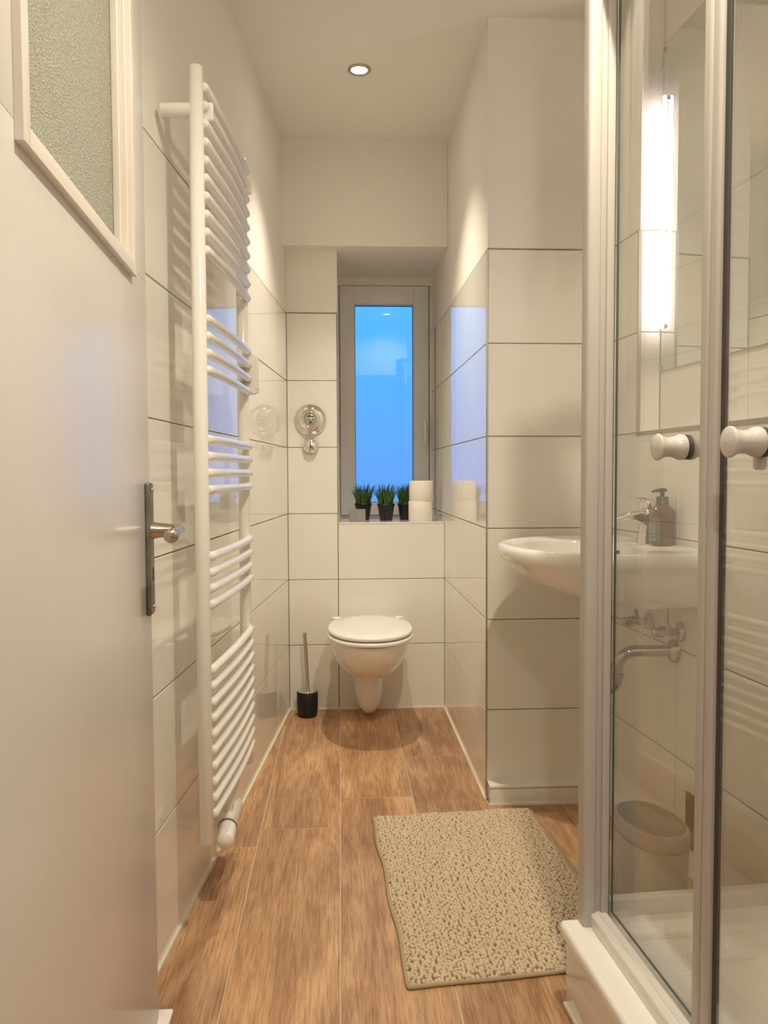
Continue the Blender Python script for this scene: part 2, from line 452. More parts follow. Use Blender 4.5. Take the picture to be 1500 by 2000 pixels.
# ------------------------------------------------------------------ tiling
GAP = 0.0032
def frame_of(p0, p1):
    """wall from p0 to p1 (xy); returns (u, n) with n to the left of the walking direction"""
    u = Vector((p1[0] - p0[0], p1[1] - p0[1], 0)); L = u.length; u.normalize()
    return u, Vector((-u.y, u.x, 0)), L
def tiles(mb, p0, p1, cuts, rows, n_sign=1, mi_tile=0, mi_grout=1, thick=0.007):
    """tile faces lie in the plane p0-p1; the body goes behind it. cuts: distances of vertical joints; rows: heights of joints"""
    u, n, L = frame_of(p0, p1); n = n * n_sign
    P = Vector((p0[0], p0[1], 0))
    def W_(s_, z, d): return P + u * s_ + Vector((0, 0, z)) - n * d
    for i in range(len(cuts) - 1):
        for j in range(len(rows) - 1):
            g = GAP / 2
            a0, a1 = cuts[i] + g, cuts[i + 1] - g
            b0, b1 = rows[j] + g, rows[j + 1] - g
            if a1 - a0 < 0.004 or b1 - b0 < 0.004: continue
            e = 0.0014
            t = [random.uniform(-0.00035, 0.00035) for _ in range(4)]
            vs = [W_(a0 + e, b0 + e, t[0]), W_(a1 - e, b0 + e, t[1]), W_(a1 - e, b1 - e, t[2]), W_(a0 + e, b1 - e, t[3]),
                  W_(a0, b0, .0013), W_(a1, b0, .0013), W_(a1, b1, .0013), W_(a0, b1, .0013),
                  W_(a0, b0, thick), W_(a1, b0, thick), W_(a1, b1, thick), W_(a0, b1, thick)]
            fs = [(0, 1, 2, 3)]
            for k in range(4):
                q = (k + 1) % 4
                fs.append((4 + k, 4 + q, q, k)); fs.append((8 + k, 8 + q, 4 + q, 4 + k))
            if n_sign > 0: fs = [f[::-1] for f in fs]
            mb.add(vs, fs, mi_tile)
    c0, c1, r0, r1 = cuts[0], cuts[-1], rows[0], rows[-1]
    tp = 0.0040 if abs(r1 - ZT) < 1e-6 else 0.0      # open joint along the top edge of the tiling
    vs = [W_(c0, r0, .0022), W_(c1, r0, .0022), W_(c1, r1 + tp, .0022), W_(c0, r1 + tp, .0022)]
    mb.add(vs, [(0, 1, 2, 3)[::-1] if n_sign > 0 else (0, 1, 2, 3)], mi_grout)
def slab(mb, p0, p1, z0, z1, d0, d1, n_sign=1, mi=0):
    """block behind wall plane p0-p1 from depth d0 to d1"""
    u, n, L = frame_of(p0, p1); n = n * n_sign
    P = Vector((p0[0], p0[1], 0))
    vs = []
    for z in (z0, z1):
        for s_, d in ((0, d0), (L, d0), (L, d1), (0, d1)):
            vs.append(P + u * s_ - n * d + Vector((0, 0, z)))
    mb.add(vs, [(0, 3, 2, 1), (4, 5, 6, 7), (0, 1, 5, 4), (1, 2, 6, 5), (2, 3, 7, 6), (3, 0, 4, 7)], mi)
ROWS = [0.0] + [TP * k for k in range(1, 7)]
PL = 0.004    # plaster face lies this far behind the tile face

# floor -----------------------------------------------------------------
def build_floor():
    mb = MB(); cols = []
    g = 0.0016
    xs = [-0.737, -0.4935, -0.25, -0.0068, 0.2365, 0.48, 0.7235, 0.967, 1.25]
    joint = {0: 0.9, 1: 2.327, 2: 2.444, 3: 2.666 - 0.0, 4: 3.05, 5: 2.514, 6: 1.9, 7: 1.3}
    # joints seen in the photo: strip 1 at 2.33, strip 2 at 2.44, strip 3 at 2.67, strip 5 at 2.51
    for i in range(len(xs) - 1):
        y = joint[i] - 6 * 1.2
        while y < YB + 0.1:
            a, b = max(y, -1.6), min(y + 1.2, YB + 0.02)
            if b > a + 0.01:
                n0 = len(mb.f)
                e = 0.0012
                x0, x1 = xs[i] + g, xs[i + 1] - g
                ya, yb = a + 0.0026, b - 0.0026
                vs = [(x0 + e, ya + e, 0), (x1 - e, ya + e, 0), (x1 - e, yb - e, 0), (x0 + e, yb - e, 0),
                      (x0, ya, -.0012), (x1, ya, -.0012), (x1, yb, -.0012), (x0, yb, -.0012),
                      (x0, ya, -.006), (x1, ya, -.006), (x1, yb, -.006), (x0, yb, -.006)]
                fs = [(0, 1, 2, 3)]
                for k in range(4):
                    q = (k + 1) % 4
                    fs += [(4 + k, 4 + q, q, k), (8 + k, 8 + q, 4 + q, 4 + k)]
                mb.add(vs, fs, 0)
                c = (random.random(), random.random(), random.random(), 1)
                cols += [c] * (len(mb.f) - n0)
            y += 1.2
    n0 = len(mb.f)
    mb.box((-0.75, -1.6, -0.10), (1.25, YB + 0.02, -0.0018), 1)
    cols += [(0, 0, 0, 1)] * (len(mb.f) - n0)
    o = mb.build('floor', [m_wood, m_floorgrout])
    at = o.data.color_attributes.new('plank', 'FLOAT_COLOR', 'CORNER')
    data = []
    for p, c in zip(o.data.polygons, cols):
        data += list(c) * p.loop_total
    at.data.foreach_set('color', data)
    struct(o)
build_floor()

mb = MB(); mb.box((-0.9, -1.6, ZC), (1.4, YW + 0.1, ZC + 0.12)); struct(mb.build('ceiling', m_ceil))

# left wall: walk from far to near so that the normal (left of walking) ... handled with n_sign
def wall_left():
    mb = MB()
    pf = (xl(YB + 0.0), YB); pn = (xl(Y1), Y1)
    u, n, L = frame_of(pf, pn)
    # walking towards the camera (-y): left side is +x -> room side
    k = math.sqrt(1 + 0.0857 ** 2)
    js = sorted([(YB - y) * k for y in (3.167 + 0.215, 2.8, 2.2 - 0.015, 1.585, 0.985)])
    cuts = [0.0] + [j for j in js if 0.05 < j < L - 0.05] + [L]
    tiles(mb, pf, pn, cuts, ROWS, 1, 0, 1)
    slab(mb, pf, pn, 0.0, ZT, 0.004, 0.12, 1, 1)
    slab(mb, pf, pn, ZT + 0.0015, ZC, PL, 0.12, 1, 2)
    return struct(mb.build('wall_left', [m_tile, m_grout, m_plaster]))
wall_left()

XRL = -0.012       # left edge of window recess
def wall_back():
    mb = MB()
    x0 = xl(YB)
    # walking +x with the room behind (normal = -y): right of walking -> n_sign -1
    tiles(mb, (x0, YB), (XRL, YB), [0, XRL - x0], ROWS, -1)
    rows = [0, TP, 2 * TP, ZS]
    tiles(mb, (XRL, YB), (XN, YB), [0, XN - XRL], rows, -1)
    mb.box((x0 - 0.02, YB + 0.004, 0), (XRL, YW + 0.1, ZT), 1)
    mb.box((x0 - 0.02, YB + PL, ZT + 0.0015), (XRL, YW + 0.1, ZC), 2)
    mb.box((XRL, YB + 0.004, 0), (XN, YW + 0.1, ZS - 0.008), 1)
    # lintel over the window recess
    mb.box((XRL, YB + 0.0, 2.092), (XN + 0.02, YW + 0.1, ZC), 2)
    mb.box((XRL - 0.001, YB + 0.006, ZS), (XRL + 0.003, YW + 0.1, 2.10), 2)
    # beam standing proud of the wall above it
    mb.box((xl(YB - 0.1) - 0.01, YB - 0.085, 2.09), (XN + 0.003, YB + 0.02, ZC), 2)
    # reveal on the left of the recess: tile edge strip
    mb.box((XRL - 0.001, YB - 0.0005, 0.0), (XRL + 0.002, YB + 0.02, ZT), 1)
    # sealed strip above the window
    mb.box((XRL, YW - 0.005, 2.053), (XN + 0.01, YW + 0.10, 2.10), 2)
    return struct(mb.build('wall_back', [m_tile, m_grout, m_plaster]))
wall_back()
mb = MB()
for a, b in ((XRL + 0.001, 0.205), (0.208, XN - 0.001)):
    mb.box((a, YB - 0.001, ZS - 0.008), (b, YW + 0.02, ZS), 0, 0.001)
struct(mb.build('trim_1', [m_sill]))

def wall_niche():
    mb = MB()
    y1 = YW + 0.05
    L = y1 - YP
    # walking +y, room on the left (normal -x)
    tiles(mb, (XN, YP), (XN, y1), [0, 0.66, 1.26, L], ROWS, 1)
    mb.box((XN + 0.004, YP + 0.012, 0), (XN + 0.14, y1, ZT), 1)
    mb.box((XN + PL, YP + 0.012, ZT + 0.0015), (XN + 0.14, y1, ZC), 2)
    return struct(mb.build('wall_right_niche', [m_tile, m_grout, m_plaster]))
wall_niche()
def wall_pillar():
    mb = MB()
    x1 = xr(YP)
    tiles(mb, (XN, YP), (x1, YP), [0.004, x1 - XN], ROWS, -1)
    mb.box((XN + 0.0045, YP + 0.004, 0), (x1 + 0.2, YP + 0.14, ZT), 1)
    mb.box((XN + PL - 0.0006, YP + PL, ZT + 0.0015), (x1 + 0.2, YP + 0.14, ZC), 2)
    return struct(mb.build('wall_pillar', [m_tile, m_grout, m_plaster]))
wall_pillar()
mb = MB(); mb.box((XN - 0.0012, YP - 0.0012, 0.0), (XN + 0.004, YP + 0.004, ZT + 0.001), 0, 0.001)
struct(mb.build('trim_2', m_trimmet))

def wall_right():
    mb = MB()
    pf = (xr(YP), YP); pn = (xr(Y1), Y1)
    u, n, L = frame_of(pf, pn)      # walking -y : left = +x, so room side is right: n_sign -1
    k = math.sqrt(1 + 0.09 ** 2)
    a = (YP - Y_N) * k
    c = (YP - 2.154) * k
    cuts = [0.0, c, c + 0.6, c + 1.2, L]
    zr = 4 * TP
    tiles(mb, pf, pn, cuts, ROWS[:5], -1)
    slab(mb, pf, pn, 0, zr, 0.004, 0.20, -1, 1)
    # short tiled strip between pillar and recess, up to the tile top
    tiles(mb, pf, (xr(Y_N), Y_N), [0, a], ROWS[4:], -1)
    slab(mb, pf, (xr(Y_N) , Y_N), zr, ZT, 0.004, 0.20, -1, 1)
    slab(mb, pf, (xr(Y_N), Y_N), ZT + .0015, ZC, PL, 0.20, -1, 2)
    # jamb facing the room
    j0 = (xr(Y_N), Y_N); j1 = (xr(Y_N) + DN, Y_N)
    tiles(mb, j0, j1, [0.004, DN], ROWS[4:], -1)
    # plane at the back of the recess
    q0 = (xr(Y_N) + DN, Y_N); q1 = (xr(Y1) + DN, Y1)
    u2, n2, L2 = frame_of(q0, q1)
    tiles(mb, q0, q1, [0, 0.45, 1.05, L2], ROWS[4:], -1)
    slab(mb, q0, q1, zr - 0.1, ZT, 0.004, 0.15, -1, 1)
    slab(mb, q0, q1, ZT + .0015, ZC, PL, 0.15, -1, 2)
    # jamb body, set back for its tiles
    mb.add([Vector(v) for v in ((xr(Y_N) + .005, Y_N + .002, zr), (xr(Y_N) + .25, Y_N + .002, zr), (xr(Y_N) + .25, Y_N + .002, ZT), (xr(Y_N) + .005, Y_N + .002, ZT))], [(0, 1, 2, 3)], 1)
    # recess ledge on top of the lower wall
    P = Vector((pf[0], pf[1], 0))
    uu = Vector((u.x, u.y, 0)); nn = Vector((u.y, -u.x, 0)) * 1
    outn = Vector((-u.y, u.x, 0))    # +x side
    e0 = P + uu * a; e1 = P + uu * L
    vs = [e0 + Vector((0, 0, zr + .002)), e1 + Vector((0, 0, zr + .002)), e1 + outn * (DN + .01) + Vector((0, 0, zr + .002)), e0 + outn * (DN + .01) + Vector((0, 0, zr + .002))]
    mb.add(vs, [(0, 1, 2, 3)], 0)
    return struct(mb.build('wall_right', [m_tile, m_grout, m_plaster]))
wall_right()
# grey edging profile around the mirror recess
mb = MB()
slab(mb, (xr(Y_N), Y_N), (xr(Y1), Y1), 4 * TP - 0.010, 4 * TP + 0.003, -0.0012, 0.006, -1, 0)
mb.box((xr(Y_N) - 0.001, Y_N - 0.0012, 4 * TP - 0.01), (xr(Y_N) + 0.009, Y_N + 0.008, ZT), 0)
struct(mb.build('trim_3', m_trimmet))

# wall with the doorway, hallway behind the camera
mb = MB()
mb.box((-0.75, Y0, 0), (-0.335, Y1, ZC)); mb.box((0.55, Y0, 0), (1.3, Y1, ZC)); mb.box((-0.335, Y0, 2.03), (0.55, Y1, ZC))
struct(mb.build('wall_front', m_plaster))
mb = MB(); mb.box((-0.85, -1.6, 0), (-0.75, Y1, ZC)); struct(mb.build('wall_hall_left', m_plaster))
mb = MB(); mb.box((1.2, -1.6, 0), (1.3, Y1, ZC)); struct(mb.build('wall_hall_right', m_plaster))
mb = MB(); mb.box((-0.85, -1.7, 0), (1.3, -1.6, ZC)); struct(mb.build('wall_hall_back', m_plaster))

# caulk beads at the foot of the walls
mb = MB()
slab(mb, (xl(YB), YB), (xl(Y1), Y1), -0.002, 0.010, -0.007, 0.002, 1, 0)
struct(mb.build('baseboard_left', m_caulk))
mb = MB(); mb.box((xl(YB), YB - 0.005, -0.002), (XN, YB + 0.002, 0.006)); struct(mb.build('baseboard_back', m_caulk))
mb = MB(); mb.box((XN - 0.007, YP - 0.006, -0.002), (XN + 0.002, YB, 0.008))
struct(mb.build('baseboard_right', m_caulk))

# tiled pipe ledge at the foot of the pillar and along the right wall
def ledge():
    mb = MB(); h = 0.066; x0 = XN + 0.006; xe = 0.845; yf = 2.574
    x1 = xr(2.41)
    # front pieces
    mb.box((x0, yf, 0.005), (xe, YP + 0.002, h - 0.012), 0, 0.0012)
    mb.box((x0 - 0.002, yf - 0.003, h - 0.009), (xe + 0.06, YP + 0.002, h), 0, 0.0012)
    mb.box((x0 + 0.001, yf + 0.002, 0.0), (xe + 0.05, YP + 0.001, h - 0.001), 1)
    mb.box((xe, 2.412, 0.005), (x1 + 0.001, YP, h - 0.012), 0, 0.0012)
    mb.box((xe - 0.003, 2.409, h - 0.009), (x1 + 0.001, yf - 0.0035, h), 0, 0.0012)
    mb.box((xe + 0.001, 2.414, 0.0), (x1, YP - 0.01, h - 0.001), 1)
    mb.box((x0 - 0.004, yf - 0.006, -0.002), (xe, yf + 0.004, 0.007), 2)
    struct(mb.build('trim_4', [m_tile, m_grout, m_caulk]))
ledge()

# ------------------------------------------------------------------ window
def window():
    w = empty('window_1', (0.235, YW, ZS)); struct(w)
    w['label'] = 'narrow tilt window with frosted pane above the tiled sill'
    X0, X1, Z0, Z1 = -0.012, 0.486, 0.860, 2.062
    gx0, gx1, gz0, gz1 = 0.076, 0.383, 0.935, 1.957
    def ring(mb, a, b, y0, y1, bev=0.003):
        (ax0, ax1, az0, az1), (bx0, bx1, bz0, bz1) = a, b
        mb.box((ax0, y0, az0), (bx0, y1, az1), 0, bev); mb.box((bx1, y0, az0), (ax1, y1, az1), 0, bev)
        mb.box((bx0 - .001, y0, az0), (bx1 + .001, y1, bz0), 0, bev); mb.box((bx0 - .001, y0, bz1), (bx1 + .001, y1, az1), 0, bev)
    off = Vector((0.235, YW, ZS))
    def B(mb, name, m, par):
        mb.v = [tuple(Vector(v) - off) for v in mb.v]
        return mb.build(name, m, par)
    mb = MB(); ring(mb, (X0, X1, Z0, Z1), (X0 + 0.012, X1 - 0.022, Z0 + 0.012, Z1 - 0.012), YW + 0.0, YW + 0.07, 0.002)
    ring(mb, (X0 + 0.004, X1 - 0.004, Z0 + 0.004, Z1 - 0.004), (X0 + 0.034, X1 - 0.046, Z0 + 0.034, Z1 - 0.034), YW + 0.051, YW + 0.068, 0.002)
    B(mb, 'window_frame', m_upvc, w)
    mb = MB(); ring(mb, (X0 + 0.014, X1 - 0.026, Z0 + 0.014, Z1 - 0.014), (gx0, gx1, gz0, gz1), YW - 0.012, YW + 0.05, 0.004)
    ring(mb, (gx0 - 0.002, gx1 + 0.002, gz0 - 0.002, gz1 + 0.002), (gx0 + 0.004, gx1 - 0.004, gz0 + 0.004, gz1 - 0.004), YW + 0.006, YW + 0.03, 0.001)
    sash = B(mb, 'sash', m_upvc, w)
    mb = MB(); ring(mb, (gx0 + 0.0, gx1 - 0.0, gz0, gz1), (gx0 + 0.006, gx1 - 0.006, gz0 + 0.006, gz1 - 0.006), YW + 0.012, YW + 0.03, 0.0)
    B(mb, 'gasket', m_gasket, sash)
    mb = MB(); mb.add([(gx0, YW + 0.02, gz0), (gx1, YW + 0.02, gz0), (gx1, YW + 0.02, gz1), (gx0, YW + 0.02, gz1)], [(0, 1, 2, 3)])
    B(mb, 'window_pane', m_winglass, sash)
    mb = MB()
    mb.box((0.426, YW - 0.020, 1.30), (0.446, YW - 0.012, 1.365), 0, 0.003)
    mb.tube([(0.436, YW - 0.018, 1.352), (0.436, YW - 0.045, 1.352), (0.436, YW - 0.052, 1.34), (0.436, YW - 0.052, 1.245)], [0.008, 0.008, 0.009, 0.007], n=12, round_cap=True)
    B(mb, 'window_handle', m_seat, w)
window()

# ------------------------------------------------------------------ ceiling downlights
def downlight(x, y, label, power=SPOT_W, colr=SPOT_COL, cone=94, blend=1.0):
    t = empty('ceiling_spotlight', (x, y, ZC))
    tag(t, label, 'ceiling light')
    mb = MB()
    mb.lathe([(0.041, 0.0), (0.0415, -0.003), (0.038, -0.006), (0.031, -0.0055), (0.029, -0.003), (0.0285, -0.001)], n=40)
    mb.build('rim', m_nickel, t)
    mb = MB(); mb.lathe([(0.0283, -0.0012), (0.020, -0.0025), (0.0, -0.003)], n=32)
    mb.build('lamp_lens', m_lens, t)
    ld = bpy.data.lights.new('spot_bulb', 'SPOT')
    ld.energy = power; ld.color = colr; ld.spot_size = math.radians(cone); ld.spot_blend = blend; ld.shadow_soft_size = 0.028
    lo = bpy.data.objects.new('spot_bulb', ld); COL.objects.link(lo); lo.parent = t; lo.location = (0, 0, -0.035)
downlight(0.078, 2.985, 'round recessed ceiling spotlight with metal rim, above the toilet')
downlight(0.43, 0.98, 'round recessed ceiling spotlight with metal rim, near the shower doors', SPOT_W, SPOT_COL, 150, 0.8)
downlight(0.10, -0.35, 'added unseen fill light, a round ceiling spotlight in the hallway behind the open door', HALL_FILL_W, HALL_FILL_COL, 150, 0.8)  # unseen lamp behind the camera, added as fill for the room

# ------------------------------------------------------------------ door leaf
def door():
    ang = math.atan(0.05)                      # leaf direction from hinge to lock edge leans to -x
    he = Vector((-0.366, 1.572, 0))            # lock edge, room face
    d = Vector((-0.05, 1, 0)).normalized()
    wdt = 0.86
    hinge = he - d * wdt
    t = empty('door_1', hinge, math.atan2(d.y, d.x)); struct(t)
    t['label'] = 'white painted door with textured glass panel, standing open on the left'
    # local: x along leaf (0 hinge .. wdt lock edge), y = +left side (away from the room: -X world) , z up
    ZB, ZTOP = 0.008, 2.00
    gx0, gx1, gz0 = 0.170, wdt - 0.156, 1.451
    gz1 = 1.90
    mb = MB()
    mb.box((0, 0, ZB), (wdt, 0.040, gz0), 0, 0.002)
    mb.box((0, 0, gz0 - .001), (gx0, 0.040, ZTOP), 0, 0.002); mb.box((gx1, 0, gz0 - .001), (wdt, 0.040, ZTOP), 0, 0.002)
    mb.box((gx0 - .001, 0, gz1), (gx1 + .001, 0.040, ZTOP), 0, 0.002)
    mb.build('door_leaf', m_doorpaint, t)
    mb = MB(); mb.box((gx0 - 0.005, 0.020, gz0 - 0.005), (gx1 + 0.005, 0.025, gz1 + 0.005))
    mb.build('glass_pane', m_doorglass, t)
    mb = MB()
    # stepped glazing bead, room side: outer lip stands proud
    for (o, w_, y0, y1) in ((-0.022, 0.022, -0.010, 0.010), (0.0, 0.010, -0.002, 0.020), (0.010, 0.008, 0.008, 0.020)):
        a0, a1, b0, b1 = gx0 + o, gx1 - o, gz0 + o, gz1 - o
        mb.box((a0, y0, b0), (a0 + w_, y1, b1), 0, 0.0015); mb.box((a1 - w_, y0, b0), (a1, y1, b1), 0, 0.0015)
        mb.box((a0 + w_ - .001, y0 + .0004, b0 + .0004), (a1 - w_ + .001, y1, b0 + w_), 0, 0.0015); mb.box((a0 + w_ - .001, y0 + .0004, b1 - w_), (a1 - w_ + .001, y1, b1 - .0004), 0, 0.0015)
    mb.build('glazing_bead', m_moulding, t)
    # long plate
    px0, px1 = wdt - 0.052, wdt - 0.008
    pz0, pz1 = 0.822, 1.072
    mb = MB(); mb.box((px0, -0.009, pz0), (px1, 0.0, pz1), 0, 0.004)
    pl = mb.build('handle_plate', m_plate, t)
    pc = (px0 + px1) / 2
    mb = MB()
    for z in (pz0 + 0.014, pz1 - 0.014): mb.lathe([(0.0045, 0), (0.0042, 0.0015), (0.002, 0.003), (0, 0.0032)], (pc + 0.006, -0.009, z), (0, -1, 0), n=14)
    mb.build('plate_screws', m_nickel, pl)
    mb = MB(); mb.box((pc - 0.003 + 0.004, -0.0097, 0.886), (pc + 0.003 + 0.004, -0.004, 0.912), 0, 0.001); mb.build('keyhole', m_hole, pl)
    zl = 0.982
    mb = MB()
    mb.lathe([(0.0165, 0.0), (0.0160, 0.004), (0.0145, 0.010), (0.0125, 0.030), (0.0115, 0.040)], (pc, -0.009, zl), (0, -1, 0), n=28)
    # neck bends towards the hinge, knob-like rounded grip end
    pts = [(pc, -0.040, zl), (pc, -0.050, zl + 0.001), (pc - 0.006, -0.058, zl + 0.001), (pc - 0.018, -0.062, zl), (pc - 0.045, -0.062, zl - 0.001), (pc - 0.080, -0.0605, zl - 0.002), (pc - 0.105, -0.060, zl - 0.003)]
    mb.tube(pts, [0.0118, 0.0118, 0.0115, 0.0105, 0.0100, 0.0118, 0.0135], n=18, round_cap=True)
    mb.build('door_lever', m_nickel, pl)
door()
mb = MB(); mb.box((-0.026, -0.028, 0.0), (0.022, 0.028, 0.012), 0, 0.003)
tag(mb.build('door_wedge', m_seat, None, (-0.365, 1.572, 0.0)), 'small flat white wedge on the floor at the foot of the open door', 'door stop')

# ------------------------------------------------------------------ towel radiator
def radiator():
    pa = Vector((-0.3115, 1.835, 0)); pb = Vector((-0.2765, 2.345, 0))
    d = (pb - pa); L = d.length; d.normalize()
    t = empty('towel_radiator', pa, math.atan2(d.y, d.x))
    tag(t, 'tall white towel rail radiator with curved tubes mounted on the left tiled wall', 'radiator')
    # local x along rail, local -y points into the room (+X world)
    r = 0.0165
    ZA, ZB_ = 0.243, 1.982
    for x in (0, L):
        mb = MB()
        mb.lathe([(r - 0.003, ZA - .001), (r, ZA + 0.002), (r, ZB_ - 0.002), (r - 0.003, ZB_)], (x, 0, 0), n=28)
        mb.build('upright', m_enamel, t)
    zs = [1.939 - 0.0393 * k for k in range(10)]
    zs += [1.434 - 0.0377 * k for k in range(4)]
    zs += [1.166 - 0.0377 * k for k in range(4)]
    zs += [0.9015 - 0.0365 * k for k in range(4)]
    zs += [0.642 - 0.0370 * k for k in range(10)]
    for z in zs:
        mb = MB(); N = 12; pts = []
        for k in range(N + 1):
            s_ = k / N
            pts.append((0.004 + (L - 0.014) * s_, -0.017 - 0.006 * math.sin(PI * s_), z))
        mb.tube(pts, 0.0105, n=14, round_cap=True)
        mb.build('rung', m_enamel, t)
    for x, z in ((-0.0, 1.888), (L, 1.888), (L, 0.30)):
        mb = MB(); mb.tube([(x, 0.010, z), (x, 0.076 if x == 0 else 0.066, z)], 0.0155, n=22)
        mb.build('wall_bracket', m_enamel, t)
    for x in (0.02, L - 0.02):
        mb = MB(); mb.box((x - 0.006, -0.034, 1.872), (x + 0.006, -0.010, 1.912), 0, 0.004); mb.build('bracket_clip', m_enamel, t)
    # towel hook / holder clamped on the far upright at the second group of tubes
    mb = MB()
    mb.box((L - 0.006, -0.036, 1.316), (L + 0.018, -0.016, 1.432), 0, 0.004)
    mb.box((L - 0.002, -0.044, 1.330), (L + 0.012, -0.034, 1.424), 0, 0.004)
    mb.tube([(L + 0.005, -0.032, 1.330), (L + 0.005, -0.041, 1.322), (L + 0.005, -0.043, 1.332)], 0.004, n=10, round_cap=True)
    ck = mb.build('towel_holder', m_enamel, t)
    for zc in (1.378, 1.338):
        mb = MB(); mb.box((L - 0.030, -0.014, zc), (L - 0.004, 0.004, zc + 0.013), 0, 0.003)
        mb.build('holder_clamp', m_trimmet, ck)
    # bottom connection block with thermostatic head
    mb = MB()
    mb.box((0.20, -0.022, 0.165), (0.33, 0.030, 0.222), 0, 0.018)
    mb.tube([(0.235, 0.0, 0.215), (0.235, -0.004, 0.262), (0.235, -0.012, 0.31)], 0.013, n=16)
    mb.tube([(0.300, 0.0, 0.215), (0.300, -0.004, 0.262), (0.300, -0.012, 0.31)], 0.013, n=16)
    mb.tube([(0.235, 0.005, 0.19), (0.235, 0.07, 0.17)], 0.011, n=14); mb.tube([(0.300, 0.005, 0.19), (0.300, 0.064, 0.17)], 0.011, n=14)
    vb = mb.build('connection_valve', m_enamel, t)
    mb = MB()
    mb.lathe([(0.020, 0.0), (0.0235, 0.004), (0.0235, 0.022), (0.021, 0.024), (0.0215, 0.062), (0.0185, 0.070), (0.0, 0.072)], (0.195, -0.006, 0.192), (-1, -0.12, -0.10), n=28)
    mb.build('thermostat_head', m_enamel, vb)
    mb = MB()
    mb.lathe([(0.0205, 0.0), (0.0243, 0.002), (0.0243, 0.007), (0.020, 0.008)], (0.197, -0.006, 0.192), (-1, -0.12, -0.10), n=28)
    mb.build('head_ring', m_gasket, vb)
radiator()

# ------------------------------------------------------------------ toilet
def toilet():
    cx = 0.121
    t = empty('toilet', (cx, YB, 0)); tag(t, 'white wall-hung toilet with closed lid under the window', 'toilet')
    N = 48
    def outline(w, yf, yb, z, pw=2.15, front=0.62):
        # closed D/egg outline; y negative = into the room. yf front, yb back
        pts = []
        ym = yf + (yb - yf) * front
        for k in range(N):
            a = 2 * PI * k / N
            c, s_ = math.cos(a), math.sin(a)
            x = w * (abs(c) ** (2 / pw)) * (1 if c > 0 else -1)
            if s_ < 0: y = ym - (ym - yf) * (abs(s_) ** (2 / pw)) * 1
            else: y = ym + (yb - ym) * (abs(s_) ** (2 / 4.5))
            pts.append((x, y, z))
        return pts
    mb = MB()
    lv = [(0.024, -0.135, -.003, .022), (0.040, -0.165, -.003, .030), (0.055, -0.200, -.003, .062), (0.062, -0.222, -.003, .115), (0.067, -0.238, -.003, .165), (0.069, -0.247, -.003, .198),
          (0.073, -0.262, -.003, .208), (0.086, -0.300, -.003, .214), (0.108, -0.365, -.003, .232), (0.132, -0.430, -.003, .262), (0.152, -0.490, -.003, .300), (0.165, -0.535, -.003, .342), (0.172, -0.560, -.003, .380), (0.174, -0.570, -.003, .398), (0.171, -0.567, -.003, .404)]
    mb.loft([outline(w, yf, yb, z) for (w, yf, yb, z) in lv], 0, True, True, True)
    mb.build('bowl', m_ceramic, t)
    def oval(w, yf, yb, z):
        pts = []
        for k in range(N):
            a = 2 * PI * k / N
            c, s_ = math.cos(a), math.sin(a)
            ym = -0.33
            x = w * (abs(c) ** (2 / 2.2)) * (1 if c > 0 else -1)
            y = ym + ((yb - ym) if s_ > 0 else (ym - yf)) * (abs(s_) ** (2 / (2.6 if s_ > 0 else 2.1))) * (1 if s_ > 0 else -1)
            pts.append((x, y, z))
        return pts
    def slabring(name, w, yf, yb, z0, z1, m, e=0.006, dome=0.0):
        mb = MB()
        rs = [oval(w - e, yf + e, yb - e, z0), oval(w - e * .3, yf + e * .3, yb - e * .3, z0 + e * .4), oval(w, yf, yb, z0 + e * 1.0), oval(w, yf, yb, z1 - e),
              oval(w - e * .3, yf + e * .3, yb - e * .3, z1 - e * .3), oval(w - e, yf + e, yb - e, z1)]
        if dome: rs += [oval(w * .6, yf * .78 - .07, yb * 1.4, z1 + dome * .7), oval(w * .2, -0.38, -0.25, z1 + dome)]
        mb.loft(rs, 0, True, True, True)
        return mb.build(name, m, t)
    slabring('toilet_seat', 0.181, -0.592, -0.075, 0.411, 0.428, m_seat)
    slabring('toilet_lid', 0.177, -0.588, -0.070, 0.433, 0.449, m_seat, dome=0.004)
    for sx_ in (-1, 1):
        mb = MB(); mb.box((sx_ * 0.135 - 0.015, -0.085, 0.405), (sx_ * 0.135 + 0.015, -0.050, 0.443), 0, 0.007)
        mb.tube([(sx_ * 0.135, -0.072, 0.437), (sx_ * 0.158, -0.072, 0.437)], 0.007, n=16, round_cap=True)
        mb.build('hinge', m_seat, t)
toilet()

